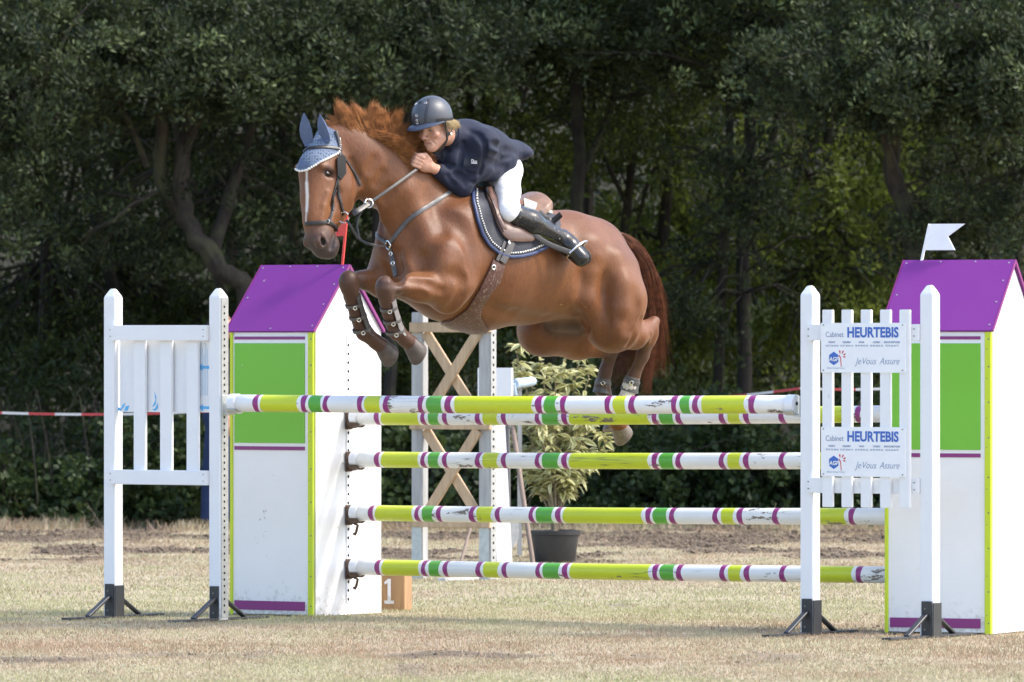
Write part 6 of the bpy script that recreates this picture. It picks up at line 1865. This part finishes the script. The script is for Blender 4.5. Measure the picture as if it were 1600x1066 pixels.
def limb(mb, pts, r0, r1, n=9, seed=0, wob=.05):
    r = np.random.default_rng(seed); q = []
    P_ = [np.array(p, float) for p in pts]
    for i in range(len(P_) - 1):
        p0, p1, p2, p3 = P_[max(i - 1, 0)], P_[i], P_[i + 1], P_[min(i + 2, len(P_) - 1)]
        for t in np.linspace(0, 1, 6)[:-1]: q.append(.5 * ((2 * p1) + (-p0 + p2) * t + (2 * p0 - 5 * p1 + 4 * p2 - p3) * t * t + (-p0 + 3 * p1 - 3 * p2 + p3) * t ** 3))
    q.append(P_[-1]); m = len(q)
    q = [a + r.normal(0, wob * .12, 3) * (0 < i < m - 1) for i, a in enumerate(q)]
    mb.tube(q, [(r0 + (r1 - r0) * i / (m - 1)) * r.uniform(.92, 1.1) for i in range(m)], n)
    return q
def inblob(c, rad, n, r, shell=.5):
    g = r.normal(0, 1, (n, 3)); g /= np.linalg.norm(g, axis=1)[:, None]
    return np.array(c) + g * np.array(rad) * (r.random(n) ** shell)[:, None]
def tree(name, loc, label, cat, stems, blobs, leafm, bark, seed, size=.06, group=None):
    """stems: list of (points, r0, r1); blobs: list of (centre, radii, tufts, leaves per tuft, tuft radius, leaf scale)"""
    t = thing(name, loc, label, cat, group); r = np.random.default_rng(seed)
    V, SH = [], []; mb = MB(); ends = []
    for i, (pts, r0, r1) in enumerate(stems):
        q = limb(mb, pts, r0, r1, 9, seed * 31 + i, r0); ends += q[len(q) // 3:]
    for j, (c, rad, k, per, tr, sc) in enumerate(blobs):
        k2 = int(k * 1.7); C0 = inblob(c, rad, max(6, k2 // 7), r, .35); C = C0[r.integers(0, len(C0), k2)] + r.normal(0, 1, (k2, 3)) * np.array([1, 1, .6]) * tr * 1.0; k = k2; per = int(per * .72)
        v, s = leafcloud(C, r.uniform(.5, 1.1, k) * tr * .72, per, size * sc, seed * 77 + j); V.append(v); SH.append(s)
        E = np.array(ends)
        for cc in C[::max(1, k // 22)]:                        # twigs that carry the tufts
            e = E[np.argmin(((E - cc) ** 2).sum(1) + r.random(len(E)) * .3)]
            mb.tube([e, e * .5 + cc * .5 + np.array([0, 0, .10]), cc], [.016, .011, .004], 4)
    mb.build('trunk', bark, t, smooth=True)
    v = np.concatenate(V); link('crown', np_mesh('crown', v, np.arange(len(v)).reshape(-1, 4), leafm, attrs={'shade': np.concatenate(SH)}), t)
    return t
T3 = lambda px, py, d: np.array(P(px, py, d))
G0 = lambda px, d: np.array([gx_(px, d), d, -.1])
# front row, left: an old evergreen with a bent trunk that forks
d = 62.5
tree('evergreen_tree', (gx_(385, d), d, 0), 'old evergreen with a bent, forked grey trunk behind the left tower', 'tree',
     [([G0(425, d), T3(395, 480, d), T3(345, 420, d - .1), T3(292, 340, d), T3(285, 250, d), T3(300, 150, d + .2), T3(330, -60, d + .6)], .10, .05), ([T3(292, 335, d), T3(255, 290, d + .1), T3(250, 200, d), T3(238, 60, d - .2), T3(200, -100, d)], .07, .035), ([T3(330, 400, d + .2), T3(360, 300, d + .5), T3(400, 160, d + .8), T3(430, 0, d + 1)], .07, .03), ([T3(230, 260, d), T3(190, 170, d - .2), T3(120, 110, d - .3)], .03, .012), ([T3(245, 300, d), T3(205, 320, d - .3), T3(178, 345, d - .4)], .018, .008)],
     [(T3(330, 60, d - .4), (1.0, .8, .55), 150, 70, .24, 1), (T3(150, 70, d - .3), (.8, .8, .6), 130, 70, .24, 1), (T3(375, 140, d - .8), (.22, .3, .26), 30, 70, .20, 1), (T3(200, 330, d + .6), (.8, .4, .7), 60, 60, .22, 1), (T3(380, 300, d + .8), (.5, .4, .6), 40, 60, .22, 1), (T3(300, -200, d + 1.6), (2.2, 1.6, .9), 190, 55, .42, 1.9)], m_evergreen, m_bark, 1)
d = 61.6
tree('evergreen_tree', (gx_(-60, d), d, 0), 'dusky evergreen left of the left wing with boughs hanging out above the barrier tape', 'tree',
     [([G0(-70, d), T3(-60, 500, d), T3(-75, 250, d), T3(-50, 0, d + .2), T3(-60, -200, d + .4)], .13, .06), ([T3(-70, 300, d), T3(0, 200, d - .2), T3(70, 120, d - .3)], .05, .018)],
     [(T3(40, 90, d - .4), (.8, .6, .60), 130, 70, .23, 1), (T3(-30, 260, d - .1), (.4, .6, .8), 70, 70, .23, 1), (T3(20, 225, d - .3), (.22, .3, .2), 20, 70, .2, 1), (T3(-50, -200, d + 1.4), (1.8, 1.5, .9), 150, 55, .42, 1.9)], m_evergreen, m_bark2, 2)
d = 63.0
tree('evergreen_tree', (gx_(640, d), d, 0), 'dense evergreen behind the rider, its boughs hanging over the horse\'s mane', 'tree',
     [([G0(600, d), T3(610, 550, d), T3(590, 330, d), T3(640, 150, d), T3(650, -60, d)], .06, .04), ([T3(596, 330, d), T3(540, 200, d), T3(500, 60, d), T3(480, -80, d)], .07, .03)],
     [(T3(590, 70, d - .4), (1.1, .8, .45), 170, 70, .25, 1), (T3(730, 60, d - .2), (.5, .7, .35), 70, 70, .22, 1), (T3(620, -190, d + 1.6), (2.2, 1.6, .8), 180, 55, .42, 1.9)], m_evergreen, m_bark2, 3)
# front row, right: a large grey-green evergreen with foliage low over the right tower
d = 62.0
tree('evergreen_tree', (gx_(1425, d), d, 0), 'tall grey green evergreen with a crooked trunk behind the white flag', 'tree',
     [([G0(1440, d + .5), T3(1438, 520, d + .4), T3(1425, 360, d + .3), T3(1392, 260, d + .2), T3(1405, 150, d), T3(1420, 20, d), T3(1430, -150, d)], .095, .05), ([T3(1405, 155, d), T3(1450, 60, d - .3), T3(1520, -60, d - .3)], .05, .02), ([T3(1396, 270, d + .1), T3(1370, 180, d - .2), T3(1330, 90, d - .3)], .045, .015)],
     [(T3(1340, 80, d - .5), (.85, .8, .48), 140, 75, .23, 1), (T3(1500, 80, d - .5), (.75, .8, .55), 140, 75, .23, 1), (T3(1395, 150, d - .8), (.45, .4, .28), 60, 75, .2, 1), (T3(1540, 150, d - .7), (.30, .3, .25), 40, 75, .2, 1), (T3(1440, 330, d + .4), (.5, .4, .4), 40, 60, .2, 1), (T3(1420, -200, d + 1.6), (2.2, 1.6, .9), 190, 55, .42, 1.9)], m_evergreen, m_bark, 4)
d = 61.8
tree('evergreen_tree', (gx_(1690, d), d, 0), 'dark evergreen right of the white flag, partly out of view', 'tree',
     [([G0(1680, d), T3(1690, 500, d), T3(1660, 250, d), T3(1680, 0, d), T3(1700, -150, d)], .12, .06), ([T3(1668, 300, d), T3(1620, 230, d - .2), T3(1570, 200, d - .3)], .04, .012)],
     [(T3(1620, 110, d - .3), (.6, .7, .6), 110, 70, .24, 1), (T3(1630, 330, d), (.35, .5, .6), 60, 70, .24, 1), (T3(1690, -200, d + 1.4), (1.8, 1.5, .9), 150, 55, .42, 1.9)], m_evergreen, m_bark2, 5)
d = 64.5
tree('evergreen_tree', (gx_(1130, d), d, 0), 'evergreen with a dark open crown and two slim stems above the tail', 'tree',
     [([G0(1150, d), T3(1165, 560, d), T3(1160, 400, d), T3(1172, 260, d), T3(1168, 120, d), T3(1150, -60, d)], .07, .04), ([T3(1166, 330, d), T3(1200, 240, d + .2), T3(1225, 120, d + .3), T3(1235, -20, d + .3)], .04, .02), ([G0(1120, d + .3), T3(1125, 500, d), T3(1138, 300, d), T3(1140, 150, d + .2), T3(1135, -20, d + .2)], .05, .025)],
     [(T3(1080, 50, d - .3), (1.1, .8, .40), 130, 65, .25, 1), (T3(1215, 130, d), (.4, .5, .3), 40, 55, .22, 1), (T3(1150, 300, d - .4), (.55, .3, .5), 45, 50, .2, 1), (T3(1130, 470, d - .3), (.5, .3, .4), 30, 50, .2, 1), (T3(1140, -200, d + .2), (2.3, 1.8, .8), 180, 55, .42, 1.9)], m_evergreen, m_bark2, 6)
d = 65.0
tree('broadleaf_tree', (gx_(880, d), d, 0), 'broadleaf with a leaning dark trunk rising above the saddle', 'tree',
     [([G0(850, d), T3(860, 560, d), T3(885, 420, d), T3(905, 280, d), T3(900, 140, d), T3(870, -40, d)], .075, .04), ([T3(900, 290, d), T3(950, 180, d + .3), T3(985, 60, d + .4)], .04, .015), ([T3(870, 20, d), T3(835, 90, d - .2), T3(815, 170, d - .3)], .03, .01)],
     [(T3(880, 40, d - .2), (1.0, .8, .40), 120, 60, .25, 1), (T3(940, 170, d + .5), (.8, .8, .55), 90, 45, .24, 1), (T3(880, -190, d + .3), (2.2, 1.8, .7), 160, 55, .42, 1.9)], m_midgreen, m_bark2, 7)
# second row: thinner stems and foliage in the gaps, some of it coloured as sunlit
rt = np.random.default_rng(9)
for i, (px, d, lean, h0, lb) in enumerate(((60, 67, 10, 300, 'slim tree deep in the wood above the end of the tape'), (180, 68.5, -12, 260, 'slim tree in the shade left of the forked trunk'), (450, 67, 15, 280, 'slim dark stem between the left tower roof and the horse\'s ears'), (520, 69, -18, 300, 'young tree in the gloom just left of the horse\'s muzzle'), (745, 68, 14, 280, 'stem hidden behind the rider\'s back'), (985, 67.5, -16, 230, 'dark stem rising just right of the croup'), (1060, 69, 10, 300, 'light leaved tree behind the horse\'s tail'), (1290, 67, -14, 250, 'slim tree above the picket wing'), (1360, 69, 12, 280, 'pale leaved tree between the picket wing and the white flag'), (1535, 67.5, 14, 290, 'slim tree in the shade over the right tower roof'))):
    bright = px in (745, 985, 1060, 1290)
    blobs = [(T3(px + rt.normal(0, 30), 520, d), (.8, .8, .7), 60, 45, .26, 1.15), (T3(px + rt.normal(0, 20), h0 + rt.normal(0, 30), d), (.95, 1.0, .85), 95, 45, .26, 1.15), (T3(px + rt.normal(0, 30), h0 + 230, d + .4), (.85, .9, .6), 60, 45, .26, 1.15), (T3(px, -20, d), (1.3, 1.2, .8), 80, 50, .36, 1.6)]
    tree('young_tree', (gx_(px, d), d, 0), lb, 'tree', [([G0(px, d), T3(px + lean, 500, d), T3(px + lean * .2, 300, d), T3(px - lean, 100, d), T3(px, -120, d)], .055, .025), ([T3(px + lean * .5, 420, d), T3(px + 40 + lean, 300, d + .2), T3(px + 70, 180, d)], .025, .01), ([T3(px, 330, d), T3(px - 45, 230, d - .2), T3(px - 60, 120, d)], .025, .01)],
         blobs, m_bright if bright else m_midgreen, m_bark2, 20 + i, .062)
# bushes and brambles at the foot of the wood
rb_ = np.random.default_rng(14)
BL = ['ivy and bramble thicket below the free end of the tape', 'low bramble bush left of the left wing', 'bramble bush seen through the slats of the left wing', 'bramble bush behind the left tower', 'dark bush behind the horse\'s front hooves', 'bramble bush behind the timber wing', 'bush behind the potted shrub', 'low green bush below the horse\'s hind hooves', 'bramble bush under the middle of the poles', 'bramble bush left of the picket wing', 'bush seen between the pickets', 'bush behind the right tower', 'bush at the right edge of the wood']
for i, lb in enumerate(BL):
    px = -20 + 138 * i; d = 61.6 + rb_.uniform(0, .8); x0 = gx_(px, d)
    top = rb_.uniform(.5, 1.35)
    if i in (5, 6): top = .8
    t = thing('bramble_bush', (x0, d, 0), lb, 'bush', 'bushes along the foot of the wood')
    cx_ = rb_.normal(0, .42, 150); C = np.stack([x0 + cx_, d + rb_.normal(.15, .45, 150), .04 + top * rb_.random(150) ** 1.5 * (.45 + .75 * vnoise((x0 + cx_) * 2.2, np.zeros(150), 66))], 1)
    v, s = leafcloud(C, rb_.uniform(.06, .17, 150), 46, .062, 300 + i, .3, .8); W_v = v
    # broader leaves
    q = v.reshape(-1, 4, 3); mid = (q[:, 1] + q[:, 3]) / 2; q[:, 1] = mid + (q[:, 1] - mid) * 1.9; q[:, 3] = mid + (q[:, 3] - mid) * 1.9; q[..., 2] = np.maximum(q[..., 2], .004)
    mb = MB()
    for k in range(16):
        a = np.array([x0 + rb_.normal(0, .3), d + rb_.normal(.1, .25), -.02]); e = a + np.array([rb_.normal(0, .45), rb_.normal(0, .2), rb_.uniform(.4, 1.2)])
        mb.tube(list(bez(a, a + np.array([0, 0, .4]), e + np.array([0, 0, .15]), e, 6)), list(np.linspace(.010, .004, 6)), 5)
    mb.build('stem', m_bark2, t, smooth=True)
    link('foliage', np_mesh('foliage', q.reshape(-1, 3), np.arange(len(v)).reshape(-1, 4), m_bramble, attrs={'shade': s}), t)
# the depth of the wood: uncountable foliage and stems, and an added bank behind them
rw = np.random.default_rng(33)
C = np.concatenate([np.stack([rw.uniform(-8.5, 8.5, 1500), rw.uniform(71, 80, 1500), rw.uniform(.1, 7.5, 1500)], 1), np.stack([rw.choice([-1, 1], 700) * rw.uniform(7.2, 13, 700), rw.uniform(62.5, 72, 700), rw.uniform(.1, 7.5, 700)], 1)])
C2 = np.stack([rw.uniform(-7, 7, 380), rw.uniform(63.5, 69, 380), rw.uniform(.1, 1.5, 380)], 1)
C3 = np.stack([rw.uniform(-9, 9, 420), rw.uniform(62, 78, 420), rw.uniform(6.6, 9.5, 420)], 1)  # overhead foliage out of view, added to keep sky light off the wood
C3 = C3[~((C3[:, 0] > 1.5) & (C3[:, 1] > 64) & (C3[:, 1] < 72))]; n3_ = len(C3)  # opening left overhead so the sun reaches the leaves below
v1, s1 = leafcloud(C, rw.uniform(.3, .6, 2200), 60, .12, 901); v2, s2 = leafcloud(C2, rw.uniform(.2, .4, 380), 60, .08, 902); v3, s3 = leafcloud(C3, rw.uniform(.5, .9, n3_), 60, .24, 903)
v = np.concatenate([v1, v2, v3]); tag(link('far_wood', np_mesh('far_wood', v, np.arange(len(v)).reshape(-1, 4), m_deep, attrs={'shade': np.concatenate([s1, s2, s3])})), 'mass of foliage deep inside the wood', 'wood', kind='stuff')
mb = MB()
for k in range(46):
    x, y = rw.uniform(-7.5, 7.5), rw.uniform(66, 79); a = np.array([x, y, -.1]); e = a + np.array([rw.normal(0, .6), rw.normal(0, .5), rw.uniform(5, 7)])
    limb(mb, [a, a * .66 + e * .34 + np.array([rw.normal(0, .2), 0, 0]), a * .33 + e * .67 + np.array([rw.normal(0, .25), 0, 0]), e], rw.uniform(.04, .10), .03, 7, k, .06)
tag(mb.build('far_stems', m_bark2, None, (0, 72, 0), smooth=True), 'many stems deep inside the wood', 'stems', kind='stuff')
bx_ = np.linspace(-60, 60, 60); by_ = np.array([79, 82, 86, 92, 100, 130]); bz_ = np.array([-.1, 1.6, 4.5, 8.5, 10.5, 11])
BX, BI = np.meshgrid(bx_, np.arange(6)); BZ = bz_[BI] + (fbm(BX * .3, BI * 1.3, 88) - .5) * 1.2 * (BI > 0); BY = by_[BI]
ii = (np.arange(5)[:, None] * 60 + np.arange(59)[None]).ravel()
tag(link('sky_block_bank', np_mesh('sky_block_bank', np.stack([BX, BY, BZ], -1).reshape(-1, 3), np.stack([ii, ii + 1, ii + 61, ii + 60], 1), simple('dark_bank', (.022, .021, .012), .95, .5, 3, .6, 12), smooth=True)), kind='structure')  # dark bank added to stop the sky showing between the leaves
